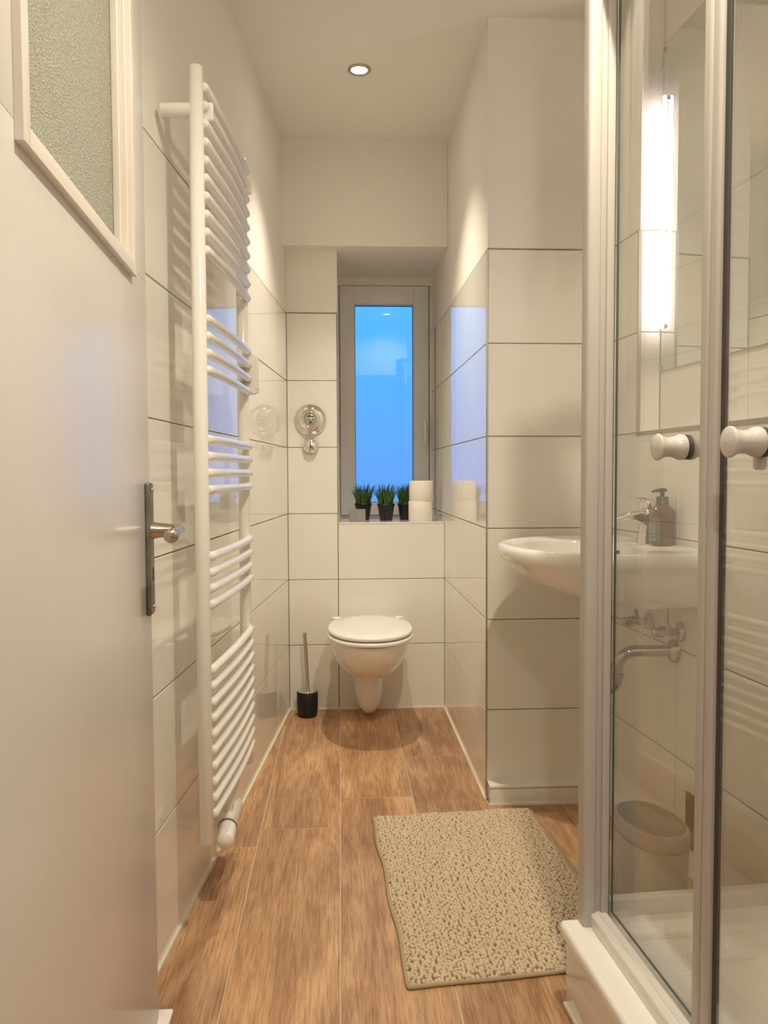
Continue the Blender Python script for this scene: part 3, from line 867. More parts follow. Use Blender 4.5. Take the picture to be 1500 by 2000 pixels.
# ------------------------------------------------------------------ flush control and small stop valve
def flush():
    t = empty('flush_valve', (-0.134, YB, 1.333)); tag(t, 'large round chrome flush valve cover on the back wall, left of the window', 'flush valve')
    mb = MB(); mb.lathe([(0.073, 0.0), (0.0725, 0.004), (0.066, 0.012), (0.050, 0.021), (0.040, 0.025), (0.0385, 0.022), (0.036, 0.020)], (0, 0, 0), (0, -1, 0), n=56)
    mb.build('rosette', m_chrome, t)
    mb = MB(); mb.lathe([(0.037, 0.012), (0.037, 0.029), (0.0345, 0.032), (0.0310, 0.032), (0.0305, 0.030)], (0, 0, 0), (0, -1, 0), n=48)
    mb.build('button_ring', m_chrome, t)
    mb = MB(); mb.lathe([(0.0300, 0.012), (0.0300, 0.0300), (0.0, 0.0306)], (0, 0, 0), (0, -1, 0), n=40)
    bt = mb.build('push_button', m_dial, t)
    mb = MB()
    for (a, b, c, d_) in ((-0.013, 0.012, 0.016, 0.016), (-0.020, -0.001, 0.004, 0.001), (0.010, -0.002, 0.016, 0.003), (-0.004, -0.018, 0.006, -0.010), (-0.007, 0.019, 0.007, 0.021)):
        mb.box((a, -0.0318, b), (c, -0.0300, d_))
    mb.build('engraving', m_gasket, bt)
    t = empty('stop_valve', (-0.134, YB, 1.215)); tag(t, 'small domed chrome valve cover just below the big round flush cover', 'valve')
    mb = MB(); mb.lathe([(0.0355, 0.0), (0.0355, 0.006), (0.033, 0.016), (0.026, 0.024), (0.014, 0.029), (0.0, 0.030)], (0, 0, 0), (0, -1, 0), n=44)
    mb.build('dome', m_chrome, t)
    mb = MB(); mb.box((-0.0022, -0.0335, -0.012), (0.0022, -0.024, 0.010), 0, 0.001); mb.build('slot', m_gasket, t)
flush()

# ------------------------------------------------------------------ brush and holder
def brush():
    bx, by = -0.154, 3.600
    t = empty('brush_holder', (bx, by, 0)); tag(t, 'black toilet brush holder standing on the floor left of the toilet', 'brush holder')
    mb = MB(); mb.lathe([(0.036, 0.0), (0.041, 0.004), (0.0455, 0.020), (0.0475, 0.060), (0.0470, 0.112), (0.0455, 0.114), (0.0440, 0.112)], n=40)
    mb.build('cup', m_black, t)
    mb = MB(); mb.lathe([(0.0455, 0.1135), (0.0455, 0.1165), (0.030, 0.1168), (0.0085, 0.1168)], n=40)
    mb.build('rim_plate', m_chrome, t)
    t = empty('toilet_brush', (bx, by, 0.115)); tag(t, 'brushed steel toilet brush handle rising out of the black holder', 'toilet brush')
    mb = MB(); mb.tube([(0.002, 0, 0.0), (-0.002, 0.0, 0.10), (-0.010, 0.0, 0.262)], [0.0075, 0.0078, 0.0082], n=18)
    mb.build('handle', m_steel, t)
    mb = MB(); mb.lathe([(0.009, 0.0), (0.0095, 0.002), (0.0085, 0.004)], (0.002, 0, 0.002), n=18); mb.build('collar', m_steel, t)
brush()

# ------------------------------------------------------------------ sill objects
def plant(x, y, seed, label):
    rnd = random.Random(seed)
    t = empty('potted_grass', (x, y, ZS)); tag(t, label, 'potted plant', 'three grass pots on the window sill')
    mb = MB(); mb.lathe([(0.028, 0.0), (0.030, 0.002), (0.0385, 0.066), (0.0415, 0.067), (0.0420, 0.080), (0.0395, 0.080), (0.037, 0.070)], n=32)
    mb.build('pot', m_black, t)
    mb = MB(); mb.lathe([(0.0375, 0.068), (0.0, 0.070)], n=24); mb.build('soil', m_soil, t)
    mb = MB()
    for i in range(150):
        a = rnd.uniform(0, 2 * PI); rr = 0.033 * math.sqrt(rnd.random())
        lean = rnd.uniform(0.1, 1.0) * (0.35 + rr / 0.033); h = rnd.uniform(0.075, 0.122); wd = rnd.uniform(0.0022, 0.0038)
        bx, by = rr * math.cos(a), rr * math.sin(a); da = a + rnd.uniform(-0.7, 0.7)
        dx, dy = math.cos(da), math.sin(da); px, py = -dy, dx
        tw = rnd.uniform(0, PI); px, py = px * math.cos(tw) + dx * math.sin(tw), py * math.cos(tw) + dy * math.sin(tw)
        L = []; R = []; K = 5
        for k in range(K + 1):
            s_ = k / K; out = 0.034 * lean * s_ ** 1.7; z = 0.069 + h * s_ * (1 - 0.12 * lean * s_)
            w_ = wd * (1 - s_) ** 0.6 * (0.7 + 0.6 * s_ if s_ < .5 else 1)
            L.append((bx + dx * out - px * w_, by + dy * out - py * w_, z)); R.append((bx + dx * out + px * w_, by + dy * out + py * w_, z))
        vs = L + R; fs = [(k, k + 1, K + 2 + k, K + 1 + k) for k in range(K)]
        mb.add(vs, fs, 0, True)
    mb.build('grass_blades', m_green, t)
plant(0.110, 3.905, 1, 'black pot of green grass, leftmost on the sill behind the grey box')
plant(0.2165, 3.835, 2, 'black pot of green grass in the middle of the three on the sill')
plant(0.316, 3.890, 3, 'black pot of green grass half hidden by the stacked toilet rolls')
mb = MB(); mb.box((-0.037, -0.03, 0.0), (0.037, 0.03, 0.056), 0, 0.002)
tag(mb.build('box', m_box, None, (0.079, 3.770, ZS)), 'small grey box on the window sill in front of the left grass pot', 'box')
def roll(z, label, dx=0):
    t = empty('toilet_roll', (0.374 + dx, 3.765, z)); tag(t, label, 'toilet paper', 'toilet rolls stacked on the sill')
    mb = MB(); mb.lathe([(0.020, 0.004), (0.021, 0.0), (0.0545, 0.0), (0.056, 0.003), (0.056, 0.091), (0.0545, 0.094), (0.021, 0.094), (0.020, 0.090)], n=44, cap=False)
    mb.build('paper', m_paper, t)
    mb = MB(); mb.lathe([(0.0200, 0.001), (0.0200, 0.093), (0.0188, 0.093), (0.0188, 0.001)], n=28, cap=False); mb.build('core', m_card, t)
roll(ZS, 'white toilet roll standing on the sill, lower of the stack of two')
roll(ZS + 0.094, 'white toilet roll on top of the stack of two on the sill', 0.003)

# ------------------------------------------------------------------ rug
def rug():
    c = [Vector((0.095, 2.489)), Vector((0.604, 2.527)), Vector((0.650, 1.700)), Vector((0.139, 1.648))]   # TL TR BR BL
    NX, NY = 240, 400
    rnd = random.Random(3)
    import math as _m
    # nub centres on a jittered lattice
    W_, L_ = 0.51, 0.845
    cell = 0.0086
    nx, ny = int(W_ / cell) + 3, int(L_ / (cell * .82)) + 3
    cen = {}
    for i in range(-1, nx):
        for j in range(-1, ny):
            cen[(i, j)] = ((i + 0.5 + rnd.uniform(-.33, .33)) * cell, (j + 0.5 + rnd.uniform(-.30, .30)) * cell * .82, rnd.uniform(0.75, 1.15), rnd.uniform(.8, 1.15))
    mb = MB(); vs = []; nub = []
    for j in range(NY + 1):
        v = j / NY
        for i in range(NX + 1):
            u_ = i / NX
            x, y = u_ * W_, v * L_
            ci, cj = int(x / cell), int(y / (cell * .82))
            best = 9
            hh = 0
            for a in (-1, 0, 1):
                for b in (-1, 0, 1):
                    q = cen.get((ci + a, cj + b))
                    if not q: continue
                    d2 = ((x - q[0]) / (cell * .58)) ** 2 + ((y - q[1]) / (cell * .47)) ** 2
                    hgt = q[2] * (1 - d2)
                    if hgt > hh: hh = hgt
            hh = max(hh, 0) ** 0.6
            p = (c[0] * (1 - u_) + c[1] * u_) * (1 - v) + (c[3] * (1 - u_) + c[2] * u_) * v
            # slightly wavy outline
            wv = 0.0030 * _m.sin(v * 17 + 1) * (1 - u_) + 0.0025 * _m.sin(u_ * 11) * v
            edge = min(u_ * W_, (1 - u_) * W_, v * L_, (1 - v) * L_)
            ez = min(edge / 0.012, 1.0)
            broad = 0.0015 * (_m.sin(x * 31 + 2) * _m.sin(y * 23 + 1) + 1)
            vs.append((p.x + wv + rnd.uniform(-.0005, .0005), p.y + wv * .6 + rnd.uniform(-.0005, .0005), 0.005 + ez * (0.004 + 0.0065 * hh + broad)))
            nub.append(hh)
    fs = [(j * (NX + 1) + i, (j + 1) * (NX + 1) + i, (j + 1) * (NX + 1) + i + 1, j * (NX + 1) + i + 1) for j in range(NY) for i in range(NX)]
    t = empty('bath_mat', (0.37, 2.09, 0)); tag(t, 'beige chenille bath mat lying on the wood-look floor in front of the sink', 'bath mat')
    vs = [(x - 0.37, y - 2.09, z) for x, y, z in vs]
    mb.add(vs, fs, 0, True)
    o = mb.build('pile', m_rug, t)
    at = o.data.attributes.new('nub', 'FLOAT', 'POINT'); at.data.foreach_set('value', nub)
    # rolled hem
    mb = MB()
    per = []
    def edgepts(idx): return [Vector(vs[k]) for k in idx]
    ids = list(range(0, NX + 1, 4)) + [(j) * (NX + 1) + NX for j in range(4, NY + 1, 4)] + [NY * (NX + 1) + i for i in range(NX - 4, -1, -4)] + [j * (NX + 1) for j in range(NY - 4, 0, -4)]
    pts = [Vector((vs[k][0], vs[k][1], 0.0048)) for k in ids]
    pts.append(pts[0])
    mb.tube(pts, 0.0047, n=8, cap=False)
    mb.build('hem', m_hem, t)
rug()

# ------------------------------------------------------------------ shower
SH_O = Vector((0.445, 1.577, 0)); SH_S = 0.078
def shower():
    v = Vector((SH_S, -1, 0)).normalized()      # towards the camera
    ang = math.atan2(-v.x, v.y) + PI             # rotate local -y onto v
    t = empty('shower_cubicle', SH_O, math.atan(SH_S))
    tag(t, 'white framed glass shower cubicle on a tiled base at the right edge', 'shower')
    # local: x to the right, y away from the camera, so the tray spans y -0.86..0, x 0..0.48
    LY = -0.86; WX = 0.47
    mb = MB()
    g = 0.0016
    for a, b in ((LY, -0.60 - g), (-0.60 + g, 0.0)):
        mb.box((0.008, a, 0.004), (0.014, b, 0.147), 0, 0.001)
    mb.box((0.0142, -0.006, 0.004), (WX, 0.0, 0.147), 0, 0.001)
    mb.box((0.0145, LY, 0.0), (WX, -0.0065, 0.146), 1)
    mb.box((0.003, LY, -0.001), (0.012, 0.003, 0.007), 2)
    mb.build('tray_panel', [m_tile, m_grout, m_caulk], t)
    # tray: lip, floor, inner walls
    mb = MB(); zt = 0.180
    mb.box((-0.006, LY, 0.148), (0.072, 0.006, zt), 0, 0.010)
    mb.box((0.03, -0.070, 0.148), (WX, 0.0055, zt - 0.0006), 0, 0.010)
    mb.box((WX - 0.04, LY, 0.148), (WX, -0.05, zt), 0, 0.006); mb.box((0.03, LY, 0.148), (WX, LY + 0.05, zt), 0, 0.006)
    mb.add([(0.06, -0.06, 0.170), (WX - 0.03, -0.06, 0.170), (WX - 0.03, LY + 0.04, 0.170), (0.06, LY + 0.04, 0.170),
            (0.10, -0.10, 0.154), (WX - 0.07, -0.10, 0.154), (WX - 0.07, LY + 0.08, 0.154), (0.10, LY + 0.08, 0.154)],
           [(0, 4, 5, 1), (1, 5, 6, 2), (2, 6, 7, 3), (3, 7, 4, 0)], 0)
    mb.add([(0.10, -0.10, 0.154), (WX - 0.07, -0.10, 0.154), (WX - 0.07, LY + 0.08, 0.154), (0.10, LY + 0.08, 0.154)], [(0, 3, 2, 1)], 1)
    mb.build('shower_tray', [m_acryl, m_acrylgrip], t)
    H1 = 2.055
    # corner post
    mb = MB()
    mb.box((0.030, -0.034, zt - 0.004), (0.058, 0.002, H1), 0, 0.008)
    mb.box((0.052, -0.028, zt - 0.004), (0.070, -0.002, H1), 0, 0.002)
    mb.box((0.068, -0.034, zt - 0.004), (0.084, -0.004, H1), 0, 0.003)
    pst = mb.build('corner_post', m_frame, t)
    mb = MB(); mb.box((0.0835, -0.030, zt), (0.0860, -0.006, H1))
    mb.build('post_seal', m_gasket, pst)
    # bottom and top rails (door side)
    for nm, z0, z1 in (('bottom_rail', zt - 0.002, zt + 0.028), ('top_rail', H1 - 0.03, H1)):
        mb = MB(); mb.box((0.046, LY, z0), (0.082, -0.015, z1), 0, 0.005)
        mb.box((0.062, LY, z0 + 0.004), (0.066, -0.030, z1 + 0.003), 0, 0.001)
        mb.build(nm, m_rail, t)
    # far side rails
    for nm, z0, z1 in (('far_bottom_rail', zt - 0.012, zt + 0.036), ('far_top_rail', H1 - 0.03, H1)):
        mb = MB(); mb.box((0.080, -0.006, z0), (WX, 0.018, z1), 0, 0.003); mb.build(nm, m_rail, t)
    mb = MB(); mb.box((0.086, 0.002, zt + 0.03), (WX, 0.008, H1 - 0.02), 0)
    mb.build('far_glass_panel', m_glass, t)
    # two doors meeting at about 0.385 from the corner
    ym = -0.392
    gx = 0.088                   # plane of the glass
    for (ya, yb, sgn, yk) in ((ym, -0.034, 1, -0.308), (LY, ym, -1, -0.516)):
        mb = MB()
        # vertical stile where the doors meet
        if sgn > 0: mb.box((gx - 0.012, ym + 0.0008, zt + 0.030), (gx + 0.012, ym + 0.024, H1 - 0.032), 0, 0.006)
        else: mb.box((gx - 0.012, ym - 0.024, zt + 0.030), (gx + 0.012, ym - 0.0008, H1 - 0.032), 0, 0.006)
        st = mb.build('shower_door', m_frame, t)
        mb = MB()
        y0_, y1_ = (ym + 0.022, yb - 0.004) if sgn > 0 else (ya, ym - 0.022)
        x0, x1, z0, z1 = gx - 0.0025, gx + 0.0025, zt + 0.032, H1 - 0.034
        vs = [(x0, y0_, z0), (x1, y0_, z0), (x1, y1_, z0), (x0, y1_, z0), (x0, y0_, z1), (x1, y0_, z1), (x1, y1_, z1), (x0, y1_, z1)]
        mb.add(vs, [(3, 0, 4, 7), (1, 2, 6, 5)], 0); mb.add(vs, [(0, 3, 2, 1), (4, 5, 6, 7), (0, 1, 5, 4), (2, 3, 7, 6)], 1)
        mb.build('glass_pane', [m_glass, m_gedge], st)
        if sgn < 0:
            mb = MB(); mb.box((gx - 0.0035, ym - 0.031, zt + 0.032), (gx + 0.0035, ym - 0.023, H1 - 0.034)); mb.build('edge_seal', m_gasket, st)
        for dirx in (-1, 1):
            prof = [(0.0195, 0.0), (0.0208, 0.002), (0.0210, 0.007), (0.0195, 0.0115), (0.0172, 0.0155), (0.0160, 0.021), (0.0158, 0.028), (0.0168, 0.034), (0.0192, 0.0395), (0.0214, 0.0425), (0.0216, 0.0445), (0.0206, 0.0462), (0.0185, 0.0475), (0.012, 0.0495), (0.0, 0.0505)]
            if dirx > 0:
                prof = [(r_, z_ * 0.8) for r_, z_ in prof]
            mb = MB(); mb.lathe(prof, (gx + dirx * 0.0042, yk, 1.128), (dirx, 0, 0), n=36)
            mb.build('door_knob', m_knob, st)
        mb = MB(); mb.lathe([(0.0200, -0.0042), (0.0202, 0.0), (0.0200, 0.0042)], (gx, yk, 1.128), (1, 0, 0), n=32)
        mb.build('knob_washer', m_gasket, st)
        if sgn < 0:
            mb = MB(); mb.box((gx - 0.006, yk + 0.004, 1.090), (gx + 0.012, yk + 0.016, 1.110), 0, 0.005); mb.build('magnet_catch', m_knob, st)
shower()

# ------------------------------------------------------------------ washbasin
def rwall(y, off=0.0): return xr(y) - off
BETA = math.atan(0.09)
def basin():
    y0 = 2.232
    t = empty('washbasin', (xr(y0) , y0, 0.0), math.pi / 2 + BETA)
    # local frame: x along the wall (away from the camera), y = into the room
    # rotation +90 deg: local x -> world +y ; local y -> world -x
    tag(t, 'white oval wall-mounted washbasin on the right wall beside the shower', 'washbasin')
    N = 64
    def D(w, d, z, p=2.35):
        pts = []
        for k in range(N):
            a = 2 * PI * k / N
            c, s_ = math.cos(a), math.sin(a)
            x = w * (abs(c) ** (2 / p)) * (1 if c > 0 else -1)
            if s_ >= 0:
                y = 0.14 + (d - 0.14) * (abs(s_) ** (2 / 2.0))
            else:
                y = 0.14 - (0.14 - 0.004) * (abs(s_) ** (2 / 7.0))
                x = w * (1 - (1 - abs(c)) ** 2.4) * (1 if c > 0 else -1) if True else x
            pts.append((x, y, z))
        return pts
    def E(w, d, cy, z):
        return [(w * math.cos(2 * PI * k / N), cy + d * math.sin(2 * PI * k / N), z) for k in range(N)]
    mb = MB()
    rings = [D(0.225, 0.225, 0.742), D(0.240, 0.250, 0.743), D(0.254, 0.292, 0.751), D(0.268, 0.348, 0.771), D(0.284, 0.398, 0.797), D(0.296, 0.434, 0.826), D(0.302, 0.448, 0.842),
             D(0.312, 0.460, 0.850), D(0.319, 0.467, 0.862), D(0.320, 0.468, 0.876), D(0.317, 0.465, 0.885), D(0.309, 0.457, 0.8895), D(0.301, 0.449, 0.888)]
    rings += [E(0.245, 0.155, 0.280, 0.884), E(0.236, 0.148, 0.280, 0.874), E(0.215, 0.132, 0.278, 0.835), E(0.165, 0.100, 0.270, 0.792), E(0.09, 0.058, 0.262, 0.776), E(0.024, 0.024, 0.26, 0.772)]
    mb.loft(rings, 0, True, True, True)
    mb.build('basin', m_ceramic, t)
    mb = MB(); mb.lathe([(0.022, 0.7725), (0.022, 0.776), (0.018, 0.7775), (0.0, 0.779)], (0, 0.26, 0), n=24); mb.build('drain_plug', m_chrome, t)
    mb = MB(); mb.lathe([(0.010, 0), (0.010, 0.002), (0.006, 0.0025)], (0.0, 0.139, 0.860), (0, 1, 0.35), n=20); mb.build('overflow_ring', m_gasket, t)
basin()
def faucet():
    x, y, z = 0.868, 2.255, 0.886
    t = empty('faucet', (x, y, z), math.pi + BETA)      # local x -> towards the basin (-X world)
    tag(t, 'chrome single-lever mixer tap on the washbasin', 'faucet')
    def sq(cx, cz, w, h, tilt, N=24, p=3.0):
        pts = []
        for k in range(N):
            a = 2 * PI * k / N; c, s_ = math.cos(a), math.sin(a)
            yy = w * (abs(c) ** (2 / p)) * (1 if c > 0 else -1); hh = h * (abs(s_) ** (2 / p)) * (1 if s_ > 0 else -1)
            pts.append((cx - hh * math.sin(tilt), yy, cz + hh * math.cos(tilt)))
        return pts
    mb = MB()
    mb.loft([[(0.0 + 0.0245 * math.cos(a), 0.0245 * math.sin(a), 0.0) for a in [2 * PI * k / 28 for k in range(28)]],
             [(-0.001 + 0.0235 * math.cos(a), 0.0235 * math.sin(a), 0.012) for a in [2 * PI * k / 28 for k in range(28)]],
             [(-0.004 + 0.0215 * math.cos(a), 0.0215 * math.sin(a), 0.045) for a in [2 * PI * k / 28 for k in range(28)]],
             [(-0.006 + 0.0225 * math.cos(a), 0.0225 * math.sin(a), 0.078) for a in [2 * PI * k / 28 for k in range(28)]],
             [(-0.006 + 0.0220 * math.cos(a), 0.0220 * math.sin(a), 0.096) for a in [2 * PI * k / 28 for k in range(28)]],
             [(-0.006 + 0.0190 * math.cos(a), 0.0190 * math.sin(a), 0.098) for a in [2 * PI * k / 28 for k in range(28)]]], 0, True, True, True)
    body = mb.build('body', m_chrome, t)
    mb = MB()
    mb.loft([sq(0.000, 0.066, 0.0225, 0.029, -0.15), sq(0.018, 0.073, 0.022, 0.022, -0.1), sq(0.038, 0.078, 0.020, 0.0155, 0.05), sq(0.065, 0.076, 0.018, 0.012, 0.15), sq(0.092, 0.070, 0.0165, 0.0105, 0.22), sq(0.100, 0.068, 0.014, 0.007, 0.25)], 0, True, True, True)
    mb.lathe([(0.0105, 0), (0.0105, 0.010), (0.009, 0.011)], (0.096, 0, 0.070), (-0.15, 0, -1), n=20)
    mb.build('spout', m_chrome, t)
    mb = MB()
    mb.loft([[(-0.006 + 0.0235 * math.cos(a), 0.0235 * math.sin(a), 0.099) for a in [2 * PI * k / 28 for k in range(28)]],
             [(-0.007 + 0.0245 * math.cos(a), 0.0245 * math.sin(a), 0.112) for a in [2 * PI * k / 28 for k in range(28)]],
             [(-0.007 + 0.0210 * math.cos(a), 0.0210 * math.sin(a), 0.125 + 0.004 * math.cos(a)) for a in [2 * PI * k / 28 for k in range(28)]],
             [(-0.007 + 0.010 * math.cos(a), 0.010 * math.sin(a), 0.129 + 0.002 * math.cos(a)) for a in [2 * PI * k / 28 for k in range(28)]]], 0, True, True, True)
    mb.loft([sq(-0.015, 0.126, 0.017, 0.0045, 0), sq(0.010, 0.129, 0.016, 0.0040, 0), sq(0.030, 0.131, 0.013, 0.0030, 0), sq(0.045, 0.133, 0.010, 0.0022, 0)], 0, True, True, True)
    mb.build('lever', m_chrome, t)
faucet()
def bottle():
    t = empty('soap_bottle', (0.883, 2.172, 0.8885)); tag(t, 'amber pump soap bottle with a dark label standing on the basin ledge beside the tap', 'soap dispenser')
    R_ = 0.0335
    mb = MB(); mb.lathe([(0.028, 0.0), (0.0315, 0.0015), (R_, 0.006), (R_, 0.088), (0.0328, 0.0945), (0.0300, 0.0985), (0.0190, 0.1095), (0.0160, 0.1115), (0.0150, 0.114)], n=44)
    mb.build('bottle_body', m_amber, t)
    mb = MB()
    mb.lathe([(0.0175, 0.111), (0.0175, 0.114), (0.0162, 0.115), (0.0165, 0.131), (0.0145, 0.133)], n=36)
    mb.tube([(0, 0, 0.131), (0, 0, 0.147)], 0.0058, n=16)
    mb.tube([(0.010, 0.0, 0.1500), (0.0, 0, 0.1510), (-0.014, 0, 0.1500), (-0.030, -0.002, 0.1465)], [0.0048, 0.0062, 0.0045, 0.0030], n=14, round_cap=True)
    mb.build('pump', m_black, t)
    def patch(name, a0, a1, z0, z1, r, m, par, segs=12):
        mb = MB(); vs = []
        for k in range(segs + 1):
            a = a0 + (a1 - a0) * k / segs
            vs += [(r * math.cos(a), r * math.sin(a), z0), (r * math.cos(a), r * math.sin(a), z1)]
        mb.add(vs, [(2 * k, 2 * k + 2, 2 * k + 3, 2 * k + 1) for k in range(segs)], 0, True)
        return mb
    A0, A1 = math.radians(150), math.radians(242)
    lb = patch('label', A0, A1, 0.010, 0.078, R_ + 0.0010, m_label, t).build('label', m_label, t)
    mb = MB(); rnd = random.Random(5)
    z = 0.068; k = 0
    rows = [(0.0685, 0.0012, .30), (0.064, 0.0006, .95)] + [(0.0585 - 0.0033 * i, 0.0009, rnd.uniform(.75, .98)) for i in range(8)] + [(0.0305, 0.0008, .9), (0.0275, 0.0007, .8), (0.0175, 0.0022, .55), (0.0140, 0.0007, .5)]
    for (z, h, w_) in rows:
        a = A1 - math.radians(22); b = a - math.radians(68) * w_
        # each line is broken into word-like dashes
        cur = a
        while cur > b:
            ln = math.radians(rnd.uniform(5, 14)) if h < 0.002 else math.radians(6)
            q = patch('x', max(cur - ln, b), cur, z - h / 2, z + h / 2, R_ + 0.0016, m_print, lb, 3)
            mb.add(q.v, q.f, 0, True)
            cur -= ln + math.radians(1.6)
    mb.build('label_print', m_print, lb)
bottle()
def trap():
    y0 = 2.165; z0 = 0.595; xw = xr(y0)
    t = empty('drain_trap', (xw, y0, z0)); tag(t, 'curved chrome drain trap running from wall rosette to below the washbasin', 'drain pipe')
    mb = MB(); mb.lathe([(0.034, 0.0), (0.0335, 0.003), (0.029, 0.010), (0.019, 0.016), (0.0172, 0.018)], (0, 0, 0), (-1, 0, 0), n=36)
    mb.build('wall_rosette', m_pipe, t)
    r = 0.0160
    yb = 0.02
    pts = [(0, 0, 0), (-0.105, 0.006, 0.0)]
    c = (-0.105, -0.052)
    pts += [(c[0] + 0.052 * math.cos(a), 0.007 + 0.001 * k, c[1] + 0.052 * math.sin(a)) for k, a in enumerate([PI / 2 + PI / 2 * q / 8 for q in range(1, 9)])]
    xb = -0.157
    mb = MB(); mb.tube(pts + [(xb, 0.016, -0.066)], r, n=20); mb.build('outlet_bend', m_pipe, t)
    mb = MB(); mb.lathe([(0.017, 0), (0.0205, 0.001), (0.0215, 0.004), (0.0195, 0.007), (0.0215, 0.010), (0.0205, 0.014), (0.017, 0.015)], (xb, 0.016, -0.078), (0, 0, 1), n=28)
    mb.build('slip_nut', m_pipe, t)
    pts = [(xb, 0.016, -0.074), (xb, 0.016, -0.082)]
    c2 = (xb - 0.030, -0.082)
    pts += [(c2[0] + 0.030 * math.cos(a), 0.016 + 0.004 * k, c2[1] + 0.034 * math.sin(a)) for k, a in enumerate([-PI * q / 14 for q in range(1, 15)])]
    pts += [(c2[0] - 0.030, 0.072, 0.02), (c2[0] - 0.030, 0.075, 0.146)]
    mb = MB(); mb.tube(pts, r * 0.98, n=20); mb.build('u_bend', m_pipe, t)
trap()
def angle_valve(y, z, label, knob_len=0.045):
    xw = xr(y)
    t = empty('angle_valve', (xw, y, z)); tag(t, label, 'shut-off valve', 'chrome angle valves under the basin')
    mb = MB(); mb.lathe([(0.027, 0), (0.0265, 0.003), (0.021, 0.010), (0.012, 0.013)], (0, 0, 0), (-1, 0, 0), n=30); mb.build('wall_rosette', m_pipe, t)
    mb = MB()
    mb.tube([(-0.008, 0, 0), (-0.050, 0, 0)], 0.0095, n=18)
    mb.lathe([(0.010, 0), (0.0135, 0.001), (0.0135, 0.014), (0.010, 0.015)], (-0.022, 0, 0), (-1, 0, 0), n=6, smooth=False)
    mb.tube([(-0.040, 0, 0.0), (-0.040, 0, 0.022)], 0.0085, n=16)
    mb.lathe([(0.0085, 0), (0.0110, 0.001), (0.0110, 0.011), (0.008, 0.012)], (-0.040, 0, 0.014), (0, 0, 1), n=6, smooth=False)
    mb.build('valve_body', m_pipe, t)
    mb = MB()
    prof = [(0.010, 0), (0.0150, 0.003), (0.0155, 0.008), (0.0135, 0.020), (0.0145, 0.027), (0.012, 0.031), (0, 0.032)]
    mb.lathe(prof, (-0.048, 0, 0), (-1, 0, 0), n=18); mb.build('handwheel', m_pipe, t)
    mb = MB()
    mb.tube([(-0.040, 0, 0.024), (-0.040, 0.0, 0.045), (-0.041, 0.003, 0.065), (-0.042, 0.006, 0.088)], 0.0058, n=12); mb.build('hose', m_hose, t)
angle_valve(2.315, 0.650, 'chrome angle valve under the basin, nearer the pillar')
angle_valve(2.130, 0.655, 'chrome angle valve under the basin, above the drain rosette')
def lever_rod():
    t = empty('plug_rod', (0.90, 2.30, 0.66)); tag(t, 'thin chrome plug rod linkage with dark knob below the basin', 'plug linkage')
    mb = MB(); mb.tube([(0.0, -0.02, -0.005), (-0.120, -0.01, 0.008)], 0.0028, n=10); mb.build('rod', m_chrome, t)
    mb = MB(); mb.lathe([(0.007, 0), (0.0095, 0.002), (0.0095, 0.016), (0.007, 0.018)], (-0.115, -0.010, 0.0075), (-1, 0.08, 0.11), n=18); mb.build('rod_knob', m_black, t)
    mb = MB(); mb.tube([(-0.030, -0.020, -0.055), (-0.026, -0.018, 0.09)], 0.0022, n=8); mb.build('lift_rod', m_chrome, t)
lever_rod()

# ------------------------------------------------------------------ mirror and vertical lamp
def wall_frame(y, off):
    return Vector((xr(y) + DN - off, y, 0))
def mirror():
    ya = 2.392
    L = 1.0
    t = empty('wall_mirror', (xr(ya) + DN, ya, 0), math.pi / 2 + BETA)
    tag(t, 'large frameless rectangular mirror on the right wall above the washbasin', 'mirror')
    # local x -> +y world (away), so the mirror spans x -L..0 ; local y -> into room
    mb = MB(); mb.box((-L, 0.0005, 1.390), (0, 0.006, 2.347)); mb.build('backing', m_mback, t)
    mb = MB()
    mb.add([(-L + .002, 0.0064, 1.392), (-.002, 0.0064, 1.392), (-.002, 0.0064, 2.345), (-L + .002, 0.0064, 2.345)], [(0, 1, 2, 3)[::-1]])
    mb.build('mirror_glass', m_mirror, t)
    for a in (1.40, 2.33):
        mb = MB(); mb.box((-0.012, 0.004, a - 0.006), (-0.0, 0.009, a + 0.006), 0, 0.001)
        mb.build('mirror_clip', m_trimmet, t)
mirror()
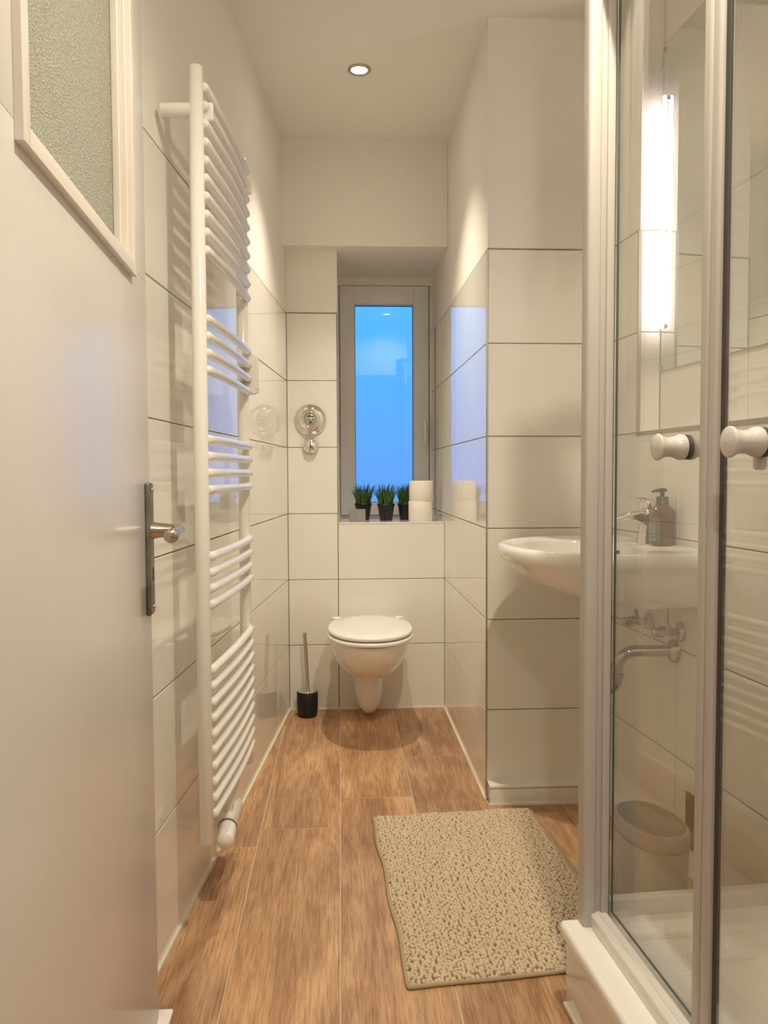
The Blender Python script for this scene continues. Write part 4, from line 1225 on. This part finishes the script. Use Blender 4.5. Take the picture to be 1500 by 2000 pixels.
def led():
    x, y = 0.954, 2.364
    t = empty('vertical_wall_lamp', (x, y, 1.85)); tag(t, 'tall slim glowing tube lamp at the far edge of the mirror', 'wall lamp')
    mb = MB(); mb.tube([(0, 0, -0.335), (0, 0, 0.335)], 0.0052, n=16, round_cap=True); mb.build('light_tube', m_led, t)
    mb = MB()
    pass
    for z in (-0.33, 0.33):
        mb = MB(); mb.box((0.002, -0.004, z - 0.006), (0.022, 0.004, z + 0.006), 0, 0.001); mb.build('lamp_bracket', m_frame, t)
led()

# ------------------------------------------------------------------ bin and brown access panel
def bin_():
    t = empty('waste_bin', (0.738, 1.862, 0), math.radians(8)); tag(t, 'taupe oval swing-lid waste bin standing on the floor behind the shower glass', 'waste bin')
    N = 56
    def ov(a, b, z, p=2.25):
        out = []
        for k in range(N):
            q = 2 * PI * k / N; c, s_ = math.cos(q), math.sin(q)
            out.append((a * abs(c) ** (2 / p) * (1 if c > 0 else -1), b * abs(s_) ** (2 / p) * (1 if s_ > 0 else -1), z))
        return out
    a, b = 0.073, 0.112
    mb = MB(); mb.loft([ov(a - .010, b - .010, 0.0), ov(a - .006, b - .006, 0.004), ov(a - .001, b - .001, 0.21), ov(a - .001, b - .001, 0.2195)], 0, True, True, True); mb.build('bin_body', m_bin, t)
    mb = MB(); mb.loft([ov(a - .002, b - .002, 0.2215), ov(a, b, 0.2235), ov(a, b, 0.254), ov(a - .004, b - .004, 0.259), ov(a - .009, b - .009, 0.260), ov(a - .010, b - .010, 0.2575)], 0, True, True, False); rim = mb.build('lid_rim', m_bin, t)
    mb = MB(); mb.loft([ov(a - .0125, b - .0125, 0.250), ov(a - .0125, b - .0125, 0.2590), ov(a - .015, b - .015, 0.2605), ov(a * .4, b * .4, 0.2615), ov(0.004, 0.004, 0.2618)], 0, True, True, True); mb.build('swing_lid', m_binlid, rim)
    mb = MB(); mb.loft([ov(a - .010, b - .010, 0.2572), ov(a - .0126, b - .0126, 0.2560)], 0, True); mb.build('lid_gap', m_gasket, rim)
bin_()
mb = MB(); mb.box((-0.11, -0.0005, 0.085), (0.0, 0.006, 0.232), 0, 0.001)
tag(mb.build('access_panel', m_brown, None, (xr(2.085), 2.085, 0), math.pi / 2 + BETA), 'small dark brown panel low on the right wall beside the waste bin', 'wall panel')
